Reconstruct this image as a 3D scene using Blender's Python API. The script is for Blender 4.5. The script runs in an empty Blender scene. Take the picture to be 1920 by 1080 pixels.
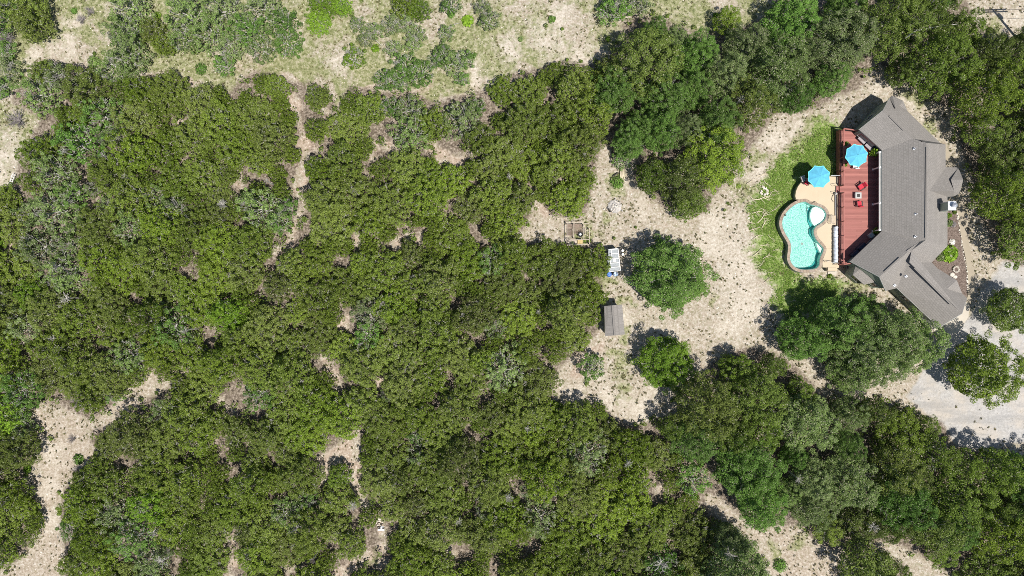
import bpy, bmesh, math, random
import numpy as np
from mathutils import Vector
from mathutils.geometry import tessellate_polygon

random.seed(7)
RS = np.random.RandomState(7)
S = bpy.context.scene
COL = S.collection

# ------------------------------------------------------------------ camera, light, exposure
H = 92.5            # drone height in metres
FP = 1387.5         # focal length in photo pixels (1920 wide)
cam_d = bpy.data.cameras.new("camera")
cam = bpy.data.objects.new("camera", cam_d)
COL.objects.link(cam)
cam.location = (0, 0, H)
cam_d.sensor_width = 36.0
cam_d.lens = 36.0 * FP / 1920.0
cam_d.clip_end = 3000
S.camera = cam

KX, KY = -0.27, 0.32      # where the shadow of a point one metre up falls
EXPOSURE = 0.10
w = bpy.data.worlds.new("World")
S.world = w
w.use_nodes = True
nt = w.node_tree
bg = nt.nodes["Background"]
sky = nt.nodes.new("ShaderNodeTexSky")
sky.sky_type = 'NISHITA'
sky.sun_disc = False
sky.sun_elevation = math.atan(1 / math.hypot(KX, KY))
sky.sun_rotation = math.atan2(-KX, -KY)
sky.altitude = 400
nt.links.new(sky.outputs[0], bg.inputs[0])
bg.inputs[1].default_value = 0.085
sun_d = bpy.data.lights.new("sun", 'SUN')
sun_d.energy = 5.0
sun_d.angle = math.radians(0.5)
sun_d.color = (1.0, 0.95, 0.87)
sun = bpy.data.objects.new("sun", sun_d)
sun.rotation_euler = Vector((KX, KY, -1)).to_track_quat('-Z', 'Y').to_euler()
sun.location = (20, -30, 60)
COL.objects.link(sun)
S.view_settings.view_transform = 'Standard'
S.view_settings.look = 'None'
S.view_settings.exposure = EXPOSURE
S.view_settings.gamma = 1.0
S.view_settings.use_curve_mapping = False
S.render.engine = 'CYCLES'
S.cycles.max_bounces = 6
S.cycles.transparent_max_bounces = 8
S.cycles.use_adaptive_sampling = False
S.cycles.sample_clamp_indirect = 4.0
try:
    S.cycles.use_denoising = False      # fine foliage and grit stay crisp
    S.cycles.filter_width = 0.9
except Exception:
    pass


# ------------------------------------------------------------------ coordinates
def P(px, py, h=0.0):
    s = (H - h) / FP
    return Vector(((px - 960) * s, (540 - py) * s, h))


def P2(pts, h):
    return [tuple(P(a, b, h)[:2]) for a, b in pts]


# ------------------------------------------------------------------ materials
def newmat(name):
    m = bpy.data.materials.new(name)
    m.use_nodes = True
    return m, m.node_tree, m.node_tree.nodes["Principled BSDF"]


def N(t, kind, **kw):
    n = t.nodes.new(kind)
    for k, v in kw.items():
        setattr(n, k, v)
    return n


def L(t, a, b):
    t.links.new(a, b)


def noise(t, scale, detail=4, rough=.55, coord='obj', stretch=None):
    if coord == 'obj':
        c = N(t, "ShaderNodeTexCoord").outputs["Object"]
    elif coord == 'uv':
        c = N(t, "ShaderNodeTexCoord").outputs["UV"]
    else:
        c = N(t, "ShaderNodeNewGeometry").outputs["Position"]
    if stretch:
        mp = N(t, "ShaderNodeMapping")
        mp.inputs["Scale"].default_value = stretch
        L(t, c, mp.inputs[0])
        c = mp.outputs[0]
    n = N(t, "ShaderNodeTexNoise")
    n.inputs["Scale"].default_value = scale
    n.inputs["Detail"].default_value = detail
    n.inputs["Roughness"].default_value = rough
    L(t, c, n.inputs["Vector"])
    return n.outputs["Fac"]


def ramp(t, fac, stops):
    r = N(t, "ShaderNodeValToRGB")
    e = r.color_ramp.elements
    while len(e) < len(stops):
        e.new(0.5)
    for i, (p, c) in enumerate(stops):
        e[i].position = p
        e[i].color = (*c, 1) if len(c) == 3 else c
    L(t, fac, r.inputs[0])
    return r.outputs[0]


def mix(t, fac, a, b, mode='MIX'):
    m = N(t, "ShaderNodeMix", data_type='RGBA', blend_type=mode)
    for sock, v in ((m.inputs[0], fac), (m.inputs[6], a), (m.inputs[7], b)):
        if isinstance(v, (int, float)):
            sock.default_value = v
        elif isinstance(v, tuple):
            sock.default_value = (*v, 1)
        else:
            L(t, v, sock)
    return m.outputs[2]


def math_(t, op, a, b=None, clamp=False):
    m = N(t, "ShaderNodeMath", operation=op, use_clamp=clamp)
    for i, v in enumerate((a, b)):
        if v is None:
            continue
        if isinstance(v, (int, float)):
            m.inputs[i].default_value = v
        else:
            L(t, v, m.inputs[i])
    return m.outputs[0]


def bump(t, bs, height, strength=.4, dist=.02):
    b = N(t, "ShaderNodeBump")
    b.inputs["Strength"].default_value = strength
    b.inputs["Distance"].default_value = dist
    L(t, height, b.inputs["Height"])
    L(t, b.outputs[0], bs.inputs["Normal"])


def simple(name, c, rough=.7, var=.25, scale=6., metal=0., bmp=.15):
    """A plain material with mottled colour and fine relief."""
    m, t, bs = newmat(name)
    f = noise(t, scale, 5)
    lo = tuple(v * (1 - var) for v in c)
    hi = tuple(min(1, v * (1 + var)) for v in c)
    L(t, ramp(t, f, [(0.3, lo), (0.7, hi)]), bs.inputs["Base Color"])
    bs.inputs["Roughness"].default_value = rough
    bs.inputs["Metallic"].default_value = metal
    if bmp:
        bump(t, bs, noise(t, scale * 6, 3), bmp)
    return m


def foliage(name, ca, cb, cc, world_scale=.12, grey=.0, trans=.3):
    """ca/cb: two living greens mixed leaf by leaf and patch by patch, cc: per tree tint."""
    m, t, bs = newmat(name)
    g = N(t, "ShaderNodeNewGeometry")
    oi = N(t, "ShaderNodeObjectInfo")
    n = noise(t, world_scale, 3, coord='pos')
    patch = math_(t, 'MULTIPLY_ADD', n, 2.2)
    t.nodes[-1].inputs[2].default_value = -.6
    t.nodes[-1].use_clamp = True
    isl = g.outputs["Random Per Island"]
    f = math_(t, 'ADD', math_(t, 'MULTIPLY', patch, .55), math_(t, 'MULTIPLY', isl, .45), True)
    c = mix(t, f, ca, cb)
    c = mix(t, math_(t, 'MULTIPLY', oi.outputs["Random"], .75), c, cc)
    # leaf to leaf value, and some trees fresher than others
    v = math_(t, 'ADD', math_(t, 'MULTIPLY', isl, .75), .60)
    tv = math_(t, 'ADD', math_(t, 'MULTIPLY', math_(t, 'FRACT', math_(t, 'MULTIPLY', oi.outputs["Random"], 7.31)), .6), .74)
    v = math_(t, 'MULTIPLY', v, tv)
    hsv = N(t, "ShaderNodeHueSaturation")
    L(t, v, hsv.inputs["Value"])
    L(t, c, hsv.inputs["Color"])
    c = hsv.outputs[0]
    if grey:
        k = math_(t, 'GREATER_THAN', math_(t, 'FRACT', math_(t, 'MULTIPLY', isl, 37.7)), 1 - grey)
        c = mix(t, k, c, (.36, .355, .25))
    L(t, c, bs.inputs["Base Color"])
    bs.inputs["Roughness"].default_value = .75
    bs.inputs["Specular IOR Level"].default_value = .25
    tr = N(t, "ShaderNodeBsdfTranslucent")
    L(t, mix(t, .35, c, (.22, .34, .03)), tr.inputs[0])
    ms = N(t, "ShaderNodeMixShader")
    ms.inputs[0].default_value = trans
    L(t, bs.outputs[0], ms.inputs[1])
    L(t, tr.outputs[0], ms.inputs[2])
    L(t, ms.outputs[0], t.nodes["Material Output"].inputs[0])
    return m


M = {}
M['juniper'] = foliage("juniper_leaf", (.088, .158, .013), (.210, .295, .026), (.165, .195, .055), .10, grey=.05, trans=.22)
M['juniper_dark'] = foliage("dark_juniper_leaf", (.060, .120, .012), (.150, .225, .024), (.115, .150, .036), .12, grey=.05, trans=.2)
M['oak'] = foliage("live_oak_leaf", (.100, .190, .038), (.215, .310, .078), (.190, .245, .095), .14, grey=.12, trans=.22)
M['oak_green'] = foliage("green_oak_leaf", (.065, .160, .024), (.150, .280, .046), (.130, .215, .048), .14, grey=.04, trans=.22)
M['bright'] = foliage("bright_leaf", (.105, .225, .016), (.210, .340, .030), (.165, .270, .025), .3, grey=.03, trans=.22)
M['bark'] = simple("grey_bark", (.24, .215, .185), .9, .3, 5)
M['dead'] = simple("dead_grey_wood", (.43, .415, .38), .9, .3, 4)
M['deadpurple'] = simple("dead_mauve_twigs", (.25, .225, .225), .9, .3, 4)
M['cutwood'] = simple("pale_cut_wood", (.66, .58, .44), .85, .25, 4)
M['rock'] = simple("white_limestone", (.66, .61, .54), .9, .25, 3)
M['greystone'] = simple("grey_stone", (.42, .40, .38), .9, .35, 2)
M['wall'] = simple("sage_siding", (.33, .38, .30), .7, .08, 3)
M['trim'] = simple("pale_trim", (.46, .47, .45), .6, .08, 3)
M['white'] = simple("white_paint", (.78, .78, .76), .5, .06, 4, bmp=.03)
M['metalwhite'] = simple("white_sheet_metal", (.72, .75, .78), .35, .06, 3, .3, .03)
M['metal'] = simple("galvanised_metal", (.55, .57, .60), .35, .12, 3, .7, .05)
M['darkmetal'] = simple("dark_metal", (.045, .042, .04), .5, .2, 5, .4, .05)
M['black'] = simple("black_plastic", (.02, .02, .023), .45, .2, 5, 0, .05)
M['redcush'] = simple("red_cushion", (.55, .035, .06), .85, .12, 9)
M['cush'] = simple("grey_mauve_cushion", (.36, .33, .35), .9, .12, 9)
M['navy'] = simple("navy_cover", (.03, .04, .075), .7, .2, 3)
M['blue'] = simple("blue_plastic", (.045, .17, .55), .4, .12, 4, 0, .05)
M['paleblue'] = simple("faded_blue_plastic", (.45, .58, .78), .4, .15, 8, 0, .05)
M['canopy'] = simple("turquoise_canvas", (.11, .46, .66), .9, .12, 4, 0, .1)
M['canopyedge'] = simple("pale_turquoise_binding", (.16, .66, .72), .8, .05, 4, 0, .1)
M['terracotta'] = simple("terracotta", (.40, .17, .10), .8, .15, 6)
M['fascia'] = simple("deck_side_red", (.33, .115, .095), .75, .2, 3)
M['wood'] = simple("weathered_wood", (.50, .43, .36), .85, .25, 5)
M['slatwood'] = simple("brown_slat_wood", (.27, .20, .16), .85, .3, 4)
M['yellowwood'] = simple("yellow_new_wood", (.55, .42, .20), .8, .2, 5)
M['creosote'] = simple("dark_pole_wood", (.055, .045, .04), .85, .3, 6)
M['poolwall'] = simple("grey_pool_wall", (.22, .24, .21), .85, .3, 2)
M['pergolite'] = simple("wire_roof_panel", (.25, .275, .29), .5, .18, 7, .3, .1)
M['flower'] = simple("white_flowers", (.8, .78, .72), .7, .1, 9)
M['pot'] = simple("pale_ceramic", (.6, .58, .55), .5, .1, 5)
M['tyre'] = simple("black_rubber", (.025, .025, .025), .8, .2, 6)

# glass
m, t, bs = newmat("window_glass")
bs.inputs["Base Color"].default_value = (.012, .022, .045, 1)
bs.inputs["Roughness"].default_value = .08
M['glass'] = m

# shingles: courses in UV metres
m, t, bs = newmat("asphalt_shingles")
tc = N(t, "ShaderNodeTexCoord")
br = N(t, "ShaderNodeTexBrick")
br.offset = .5
br.inputs["Scale"].default_value = 1
br.inputs["Brick Width"].default_value = .33
br.inputs["Row Height"].default_value = .26
br.inputs["Mortar Size"].default_value = .03
br.inputs["Mortar Smooth"].default_value = .3
br.inputs["Color1"].default_value = (.245, .231, .217, 1)
br.inputs["Color2"].default_value = (.288, .271, .256, 1)
br.inputs["Mortar"].default_value = (.20, .188, .175, 1)
L(t, tc.outputs["UV"], br.inputs["Vector"])
big = noise(t, .35, 4, coord='pos')
c = mix(t, math_(t, 'MULTIPLY', big, .5), br.outputs[0], (.27, .255, .24))
stn = noise(t, .8, 6, .7, 'pos')
c = mix(t, ramp(t, stn, [(.36, (.35, .35, .35)), (.46, (0, 0, 0)), (.6, (0, 0, 0)), (.72, (.25, .25, .25))]), c, (.19, .18, .165))
fine = noise(t, 14, 3, coord='pos')
c = mix(t, .5, c, ramp(t, fine, [(.3, (.30, .30, .30)), (.7, (.72, .70, .68))]), 'OVERLAY')
L(t, c, bs.inputs["Base Color"])
bs.inputs["Roughness"].default_value = .92
bump(t, bs, br.outputs["Fac"], -.5, .02)
M['shingle'] = m

# deck boards
m, t, bs = newmat("red_deck_stain")
g = N(t, "ShaderNodeNewGeometry")
c = ramp(t, g.outputs["Random Per Island"], [(0, (.31, .105, .088)), (.55, (.36, .125, .104)), (1, (.43, .165, .135))])
wn = noise(t, 1.1, 5, coord='pos', stretch=(1, 8, 1))
c = mix(t, .25, c, ramp(t, wn, [(.3, (.29, .10, .085)), (.75, (.48, .20, .17))]))
L(t, c, bs.inputs["Base Color"])
bs.inputs["Roughness"].default_value = .65
bump(t, bs, wn, .2)
M['deck'] = m

# concrete
def concrete(name, a, b, sc=1.2):
    m, t, bs = newmat(name)
    n1 = noise(t, sc, 6, .6, coord='pos')
    n2 = noise(t, 30, 3, coord='pos')
    c = ramp(t, n1, [(.25, a), (.75, b)])
    c = mix(t, .25, c, ramp(t, n2, [(.3, tuple(v * .7 for v in a)), (.7, b)]))
    L(t, c, bs.inputs["Base Color"])
    bs.inputs["Roughness"].default_value = .85
    bump(t, bs, n2, .2)
    return m


M['pooldeck'] = concrete("tan_pool_concrete", (.57, .465, .325), (.64, .53, .385), .8)
M['walk'] = concrete("walkway_concrete", (.35, .30, .225), (.43, .375, .29), .6)
M['apron'] = concrete("pale_apron_concrete", (.50, .45, .38), (.60, .55, .47), .6)
# coping stones
m, t, bs = newmat("flagstone_coping")
oi = N(t, "ShaderNodeObjectInfo")
c = ramp(t, oi.outputs["Random"], [(0, (.24, .17, .13)), (.35, (.36, .27, .19)), (.7, (.43, .34, .26)), (1, (.30, .25, .22))])
c = mix(t, .4, c, ramp(t, noise(t, 5, 4, coord='pos'), [(.3, (.22, .16, .12)), (.7, (.50, .42, .33))]))
L(t, c, bs.inputs["Base Color"])
bs.inputs["Roughness"].default_value = .8
bump(t, bs, noise(t, 12, 4, coord='pos'), .4)
M['coping'] = m

# pool plaster: pebble mottling, with caustic-like light painted into the same colour
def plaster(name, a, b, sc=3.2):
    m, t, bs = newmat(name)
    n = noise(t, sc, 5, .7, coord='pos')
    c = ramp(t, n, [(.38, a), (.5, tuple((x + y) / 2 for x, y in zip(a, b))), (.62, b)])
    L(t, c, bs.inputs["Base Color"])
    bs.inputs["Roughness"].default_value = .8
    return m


M['plaster'] = plaster("turquoise_pebble_caustic_plaster", (.15, .43, .39), (.56, .78, .71), 7)
M['plasterdeep'] = plaster("deep_teal_plaster", (.02, .27, .28), (.06, .42, .40), 2)
M['shelf'] = plaster("white_shelf_plaster", (.72, .86, .82), (.88, .95, .9), 4)
# water
m, t, bs = newmat("pool_water")
t.nodes.remove(bs)
tb = N(t, "ShaderNodeBsdfTransparent")
tb.inputs[0].default_value = (.86, .96, .95, 1)
gl = N(t, "ShaderNodeBsdfGlossy")
gl.inputs["Roughness"].default_value = .03
wn = noise(t, 3.5, 3, coord='pos')
bm_ = N(t, "ShaderNodeBump")
bm_.inputs["Strength"].default_value = .5
bm_.inputs["Distance"].default_value = .06
L(t, wn, bm_.inputs["Height"])
L(t, bm_.outputs[0], gl.inputs["Normal"])
fr = N(t, "ShaderNodeFresnel")
fr.inputs[0].default_value = 1.33
L(t, bm_.outputs[0], fr.inputs["Normal"])
ms = N(t, "ShaderNodeMixShader")
L(t, fr.outputs[0], ms.inputs[0])
L(t, tb.outputs[0], ms.inputs[1])
L(t, gl.outputs[0], ms.inputs[2])
L(t, ms.outputs[0], t.nodes["Material Output"].inputs[0])
M['water'] = m
# mulch
m, t, bs = newmat("bark_mulch")
n = noise(t, 7, 6, .7, coord='pos')
L(t, ramp(t, n, [(.3, (.06, .042, .035)), (.5, (.16, .12, .10)), (.68, (.30, .24, .21))]), bs.inputs["Base Color"])
bs.inputs["Roughness"].default_value = .95
bump(t, bs, n, .8, .05)
M['mulch'] = m
# blades
def blades(name, stops):
    m, t, bs = newmat(name)
    g = N(t, "ShaderNodeNewGeometry")
    c = ramp(t, g.outputs["Random Per Island"], stops)
    L(t, c, bs.inputs["Base Color"])
    bs.inputs["Roughness"].default_value = .85
    bs.inputs["Specular IOR Level"].default_value = .2
    return m


M['drytuft'] = blades("dry_tuft_blades", [(0, (.09, .095, .035)), (.45, (.15, .15, .06)), (.8, (.22, .19, .10)), (1, (.34, .29, .17))])
M['meadow'] = blades("meadow_grass_blades", [(0, (.11, .16, .045)), (.5, (.21, .25, .09)), (1, (.38, .36, .20))])
M['lush'] = blades("lush_grass_blades", [(0, (.12, .23, .03)), (.45, (.20, .34, .053)), (.8, (.30, .41, .09)), (1, (.46, .46, .23))])
M['stones'] = blades("loose_stones", [(0, (.38, .34, .30)), (.5, (.60, .54, .46)), (1, (.80, .77, .72))])
M['litterbits'] = blades("litter_twigs", [(0, (.10, .08, .065)), (.5, (.24, .20, .17)), (1, (.42, .38, .34))])

# ------------------------------------------------------------------ mesh helpers
_o1 = ["first", "second", "third", "fourth", "fifth", "sixth", "seventh", "eighth", "ninth", "tenth", "eleventh", "twelfth", "thirteenth", "fourteenth", "fifteenth", "sixteenth", "seventeenth", "eighteenth", "nineteenth"]


def CARD(k):
    """0 -> first, 20 -> twenty-first"""
    k += 1
    if k < 20:
        return _o1[k - 1]
    t_, u_ = divmod(k, 10)
    return {2: "twentieth", 3: "thirtieth"}[t_] if u_ == 0 else {2: "twenty-", 3: "thirty-"}[t_] + _o1[u_ - 1]


class MB:
    def __init__(self):
        self.v = []
        self.f = []

    def add(self, vs, fs):
        o = len(self.v)
        self.v += [tuple(x) for x in vs]
        self.f += [tuple(i + o for i in q) for q in fs]
        return self

    def box(self, c, s, rz=0., tilt=None):
        x, y, z = s[0] / 2, s[1] / 2, s[2] / 2
        pts = [Vector((a * x, b * y, d * z)) for d in (-1, 1) for a, b in ((-1, -1), (1, -1), (1, 1), (-1, 1))]
        if tilt:
            from mathutils import Matrix
            R = Matrix.Rotation(tilt[1], 3, tilt[0])
            pts = [R @ p for p in pts]
        cs, sn = math.cos(rz), math.sin(rz)
        pts = [(c[0] + p.x * cs - p.y * sn, c[1] + p.x * sn + p.y * cs, c[2] + p.z) for p in pts]
        return self.add(pts, [(3, 2, 1, 0), (4, 5, 6, 7), (0, 1, 5, 4), (1, 2, 6, 5), (2, 3, 7, 6), (3, 0, 4, 7)])

    def bar(self, a, b, wd, ht):
        """rectangular bar from a to b (centre line)"""
        a, b = Vector(a), Vector(b)
        d = (b - a).normalized()
        up = Vector((0, 0, 1)) if abs(d.z) < .95 else Vector((1, 0, 0))
        s = d.cross(up).normalized()
        u = s.cross(d).normalized()
        pts = []
        for p in (a, b):
            for i, j in ((-1, -1), (1, -1), (1, 1), (-1, 1)):
                pts.append(p + s * i * wd / 2 + u * j * ht / 2)
        return self.add(pts, [(0, 1, 2, 3), (7, 6, 5, 4), (4, 5, 1, 0), (5, 6, 2, 1), (6, 7, 3, 2), (7, 4, 0, 3)])

    def tube(self, pts, radii, n=6, cap=True):
        pts = [Vector(p) for p in pts]
        if isinstance(radii, (int, float)):
            radii = [radii] * len(pts)
        rings = []
        for i, p in enumerate(pts):
            d = (pts[min(i + 1, len(pts) - 1)] - pts[max(i - 1, 0)])
            d = d.normalized() if d.length > 1e-6 else Vector((0, 0, 1))
            up = Vector((0, 0, 1)) if abs(d.z) < .9 else Vector((1, 0, 0))
            s = d.cross(up).normalized()
            u = s.cross(d).normalized()
            rings.append([p + (s * math.cos(k * math.tau / n) + u * math.sin(k * math.tau / n)) * radii[i] for k in range(n)])
        vs = [q for r in rings for q in r]
        fs = []
        for i in range(len(pts) - 1):
            for k in range(n):
                k2 = (k + 1) % n
                fs.append((i * n + k, i * n + k2, (i + 1) * n + k2, (i + 1) * n + k))
        if cap:
            fs.append(tuple(range(n))[::-1])
            fs.append(tuple((len(pts) - 1) * n + k for k in range(n)))
        return self.add(vs, fs)

    def cyl(self, c, r, z0, z1, n=16, r2=None):
        r2 = r if r2 is None else r2
        return self.tube([(c[0], c[1], z0), (c[0], c[1], z1)], [r, r2], n)

    def prism(self, poly, z0, z1, top=True, bottom=True, sides=True):
        a = sum(poly[i][0] * poly[(i + 1) % len(poly)][1] - poly[(i + 1) % len(poly)][0] * poly[i][1] for i in range(len(poly)))
        if a < 0:
            poly = poly[::-1]
        n = len(poly)
        o = len(self.v)
        self.v += [(x, y, z0) for x, y in poly] + [(x, y, z1) for x, y in poly]
        tri = tessellate_polygon([[Vector((x, y, 0)) for x, y in poly]])
        for q in tri:
            p = [Vector(poly[i]) for i in q]
            cr = (p[1] - p[0]).cross(p[2] - p[0]) if False else (p[1].x - p[0].x) * (p[2].y - p[0].y) - (p[1].y - p[0].y) * (p[2].x - p[0].x)
            q = q if cr > 0 else q[::-1]
            if top:
                self.f.append(tuple(o + n + i for i in q))
            if bottom:
                self.f.append(tuple(o + i for i in q[::-1]))
        if sides:
            for i in range(n):
                j = (i + 1) % n
                self.f.append((o + i, o + j, o + n + j, o + n + i))
        return self

    def blob(self, c, r, sq=(1, 1, 1), rings=4, n=7, seed=0, jit=.2):
        rn = random.Random(seed)
        vs = [(c[0], c[1], c[2] + r * sq[2])]
        for i in range(1, rings):
            a = math.pi * i / rings
            for k in range(n):
                b = math.tau * (k + .5 * (i % 2)) / n
                q = r * (1 + rn.uniform(-jit, jit))
                vs.append((c[0] + q * math.sin(a) * math.cos(b) * sq[0], c[1] + q * math.sin(a) * math.sin(b) * sq[1], c[2] + q * math.cos(a) * sq[2]))
        vs.append((c[0], c[1], c[2] - r * sq[2]))
        fs = []
        for k in range(n):
            fs.append((0, 1 + k, 1 + (k + 1) % n))
        for i in range(rings - 2):
            for k in range(n):
                a, b = 1 + i * n + k, 1 + i * n + (k + 1) % n
                fs.append((a, a + n, b + n, b))
        e = len(vs) - 1
        for k in range(n):
            a, b = 1 + (rings - 2) * n + k, 1 + (rings - 2) * n + (k + 1) % n
            fs.append((a, e, b))
        return self.add(vs, fs)

    def build(self, name, mat, parent=None, loc=(0, 0, 0), smooth=False):
        me = bpy.data.meshes.new(name)
        lx, ly, lz = loc
        me.from_pydata([(x - lx, y - ly, z - lz) for x, y, z in self.v], [], self.f)
        me.materials.append(M[mat] if isinstance(mat, str) else mat)
        if smooth:
            me.polygons.foreach_set("use_smooth", [True] * len(me.polygons))
        me.update()
        o = bpy.data.objects.new(name, me)
        COL.objects.link(o)
        if parent is not None:
            o.parent = parent
        else:
            o.location = loc
        return o


def props(o, label=None, cat=None, group=None, kind=None):
    if label:
        o['label'] = label
    if cat:
        o['category'] = cat
    if group:
        o['group'] = group
    if kind:
        o['kind'] = kind
    return o


class Thing:
    def __init__(self, name, label, cat, loc, group=None):
        self.o = bpy.data.objects.new(name, None)
        self.o.empty_display_size = .3
        COL.objects.link(self.o)
        self.o.location = loc
        self.loc = tuple(loc)
        props(self.o, label, cat, group)

    def part(self, name, mb, mat, parent=None, kind=None, label=None, smooth=False):
        o = mb.build(name, mat, parent or self.o, self.loc, smooth)
        props(o, label=label, kind=kind)
        return o


def single(name, mb, mat, label, cat, loc=None, group=None, smooth=False):
    if loc is None:
        a = np.array(mb.v)
        loc = (float(a[:, 0].mean()), float(a[:, 1].mean()), float(a[:, 2].min()))
    o = mb.build(name, mat, None, loc, smooth)
    return props(o, label, cat, group)


def np_mesh(name, verts, faces, mat, k):
    """verts (N,3), faces (F,k)"""
    me = bpy.data.meshes.new(name)
    nv, nf = len(verts), len(faces)
    me.vertices.add(nv)
    me.vertices.foreach_set("co", np.asarray(verts, np.float32).ravel())
    me.loops.add(nf * k)
    me.loops.foreach_set("vertex_index", np.asarray(faces, np.int32).ravel())
    me.polygons.add(nf)
    me.polygons.foreach_set("loop_start", np.arange(nf, dtype=np.int32) * k)
    try:
        me.polygons.foreach_set("loop_total", np.full(nf, k, np.int32))
    except Exception:
        pass
    me.update(calc_edges=True)
    me.validate()
    me.materials.append(M[mat] if isinstance(mat, str) else mat)
    return me


# ------------------------------------------------------------------ polygons in photo pixels
def inside(poly, X, Y):
    r = np.zeros(X.shape, bool)
    n = len(poly)
    for i in range(n):
        x1, y1 = poly[i]
        x2, y2 = poly[(i + 1) % n]
        if y1 == y2:
            continue
        c = ((y1 > Y) != (y2 > Y)) & (X < (x2 - x1) * (Y - y1) / (y2 - y1) + x1)
        r ^= c
    return r


def segdist(a, b, X, Y):
    dx, dy = b[0] - a[0], b[1] - a[1]
    l2 = dx * dx + dy * dy + 1e-9
    t = np.clip(((X - a[0]) * dx + (Y - a[1]) * dy) / l2, 0, 1)
    return np.hypot(X - a[0] - t * dx, Y - a[1] - t * dy)


def soft(poly, X, Y, wd):
    d = np.full(X.shape, 1e9)
    for i in range(len(poly)):
        d = np.minimum(d, segdist(poly[i], poly[(i + 1) % len(poly)], X, Y))
    d = np.where(inside(poly, X, Y), d, -d)
    return np.clip(d / (2 * wd) + .5, 0, 1)


def spots(lst, X, Y, soft_=1.0):
    o = np.zeros(X.shape)
    for x, y, r in lst:
        o = np.maximum(o, np.clip((r * 1.3 - np.hypot(X - x, Y - y)) / (r * .8 * soft_), 0, 1))
    return o


MEADOW = [(-200, -200), (1700, -200), (1690, -20), (1450, -10), (1440, 28), (1380, 52), (1330, 60), (1290, 54), (1240, 28),
          (1190, 25), (1160, 45), (1172, 70), (1145, 92), (1132, 113), (1100, 118), (1050, 110), (1010, 125), (960, 135),
          (940, 145), (910, 165), (885, 175), (855, 178), (820, 190), (790, 177), (745, 168), (715, 172), (700, 165),
          (660, 158), (645, 170), (640, 190), (634, 205), (628, 190), (615, 165), (590, 152), (545, 150), (510, 135), (480, 130), (445, 150), (425, 178), (412, 162),
          (385, 158), (355, 163), (345, 150), (320, 133), (270, 140), (235, 152), (185, 145), (160, 122), (100, 113),
          (62, 118), (50, 150), (20, 170), (20, 195), (60, 212), (75, 225), (55, 260), (32, 290), (28, 330), (5, 352), (-200, 370)]
YARD = [(1132, 272), (1125, 290), (1115, 330), (1103, 400), (1060, 405), (1035, 410), (1020, 388), (1003, 362), (1000, 400),
        (985, 430), (968, 440), (985, 450), (1020, 455), (1060, 462), (1100, 457), (1136, 462), (1147, 480), (1147, 500), (1133, 507), (1132, 522), (1128, 555),
        (1130, 590), (1118, 630), (1095, 662), (1060, 680), (1035, 712), (1042, 755), (1065, 765), (1100, 757), (1130, 757),
        (1170, 795), (1200, 795), (1240, 780), (1268, 780), (1268, 740), (1310, 700), (1340, 672), (1400, 648), (1440, 655),
        (1470, 668), (1500, 690), (1540, 735), (1580, 755), (1650, 745), (1700, 765), (1770, 790), (1790, 832), (1830, 845),
        (1880, 850), (1920, 858), (2200, 870), (2200, 500), (1920, 500), (1888, 490), (1866, 482), (1850, 440), (1832, 400), (1820, 330),
        (1806, 290), (1790, 240), (1800, 212), (1765, 200), (1720, 172), (1680, 145), (1645, 122), (1640, 100), (1632, 140),
        (1612, 170), (1572, 182), (1540, 202), (1490, 215), (1450, 215), (1440, 240), (1400, 290), (1370, 340), (1337, 370),
        (1332, 400), (1290, 410), (1240, 390), (1200, 355), (1182, 330), (1195, 290), (1180, 300), (1150, 312), (1142, 275)]
WESTPATH = [(-200, 1200), (-200, 1080), (0, 1070), (40, 1050), (65, 1000), (75, 950), (65, 925), (30, 905), (38, 890), (60, 880), (70, 840), (75, 810),
            (60, 780), (75, 755), (100, 760), (130, 770), (165, 790), (200, 772), (222, 752), (240, 730), (265, 712), (275, 695), (288, 698), (295, 715),
            (320, 710), (318, 722), (275, 745), (240, 770), (205, 795), (170, 805), (165, 825), (178, 850), (160, 870), (140, 895), (118, 915), (110, 950), (112, 1000),
            (120, 1040), (120, 1080), (110, 1200)]
SOUTHPATH = [(1322, 925), (1345, 932), (1375, 960), (1400, 978), (1420, 990), (1440, 985), (1500, 990), (1535, 1020), (1570, 1040), (1580, 1030),
             (1590, 1040), (1585, 1080), (1600, 1200), (1440, 1200), (1435, 1060), (1420, 1030), (1385, 1000), (1350, 975), (1325, 945)]
SECORNER = [(1640, 1018), (1680, 1020), (1740, 1050), (1790, 1085), (1800, 1200), (1740, 1200), (1700, 1060), (1655, 1035)]
TRIANGLE = [(658, 808), (672, 808), (676, 850), (680, 885), (682, 935), (700, 948), (706, 962), (685, 958), (672, 935), (658, 915), (655, 890), (640, 872),
            (622, 872), (612, 900), (602, 918), (600, 890), (588, 858), (605, 852), (635, 835)]
NECORNER = [(1812, -200), (1815, 0), (1830, 40), (1850, 65), (1900, 78), (1920, 62), (2200, 30), (2200, -200)]
POLYS = [MEADOW, YARD, WESTPATH, SOUTHPATH, SECORNER, TRIANGLE, NECORNER]
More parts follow.
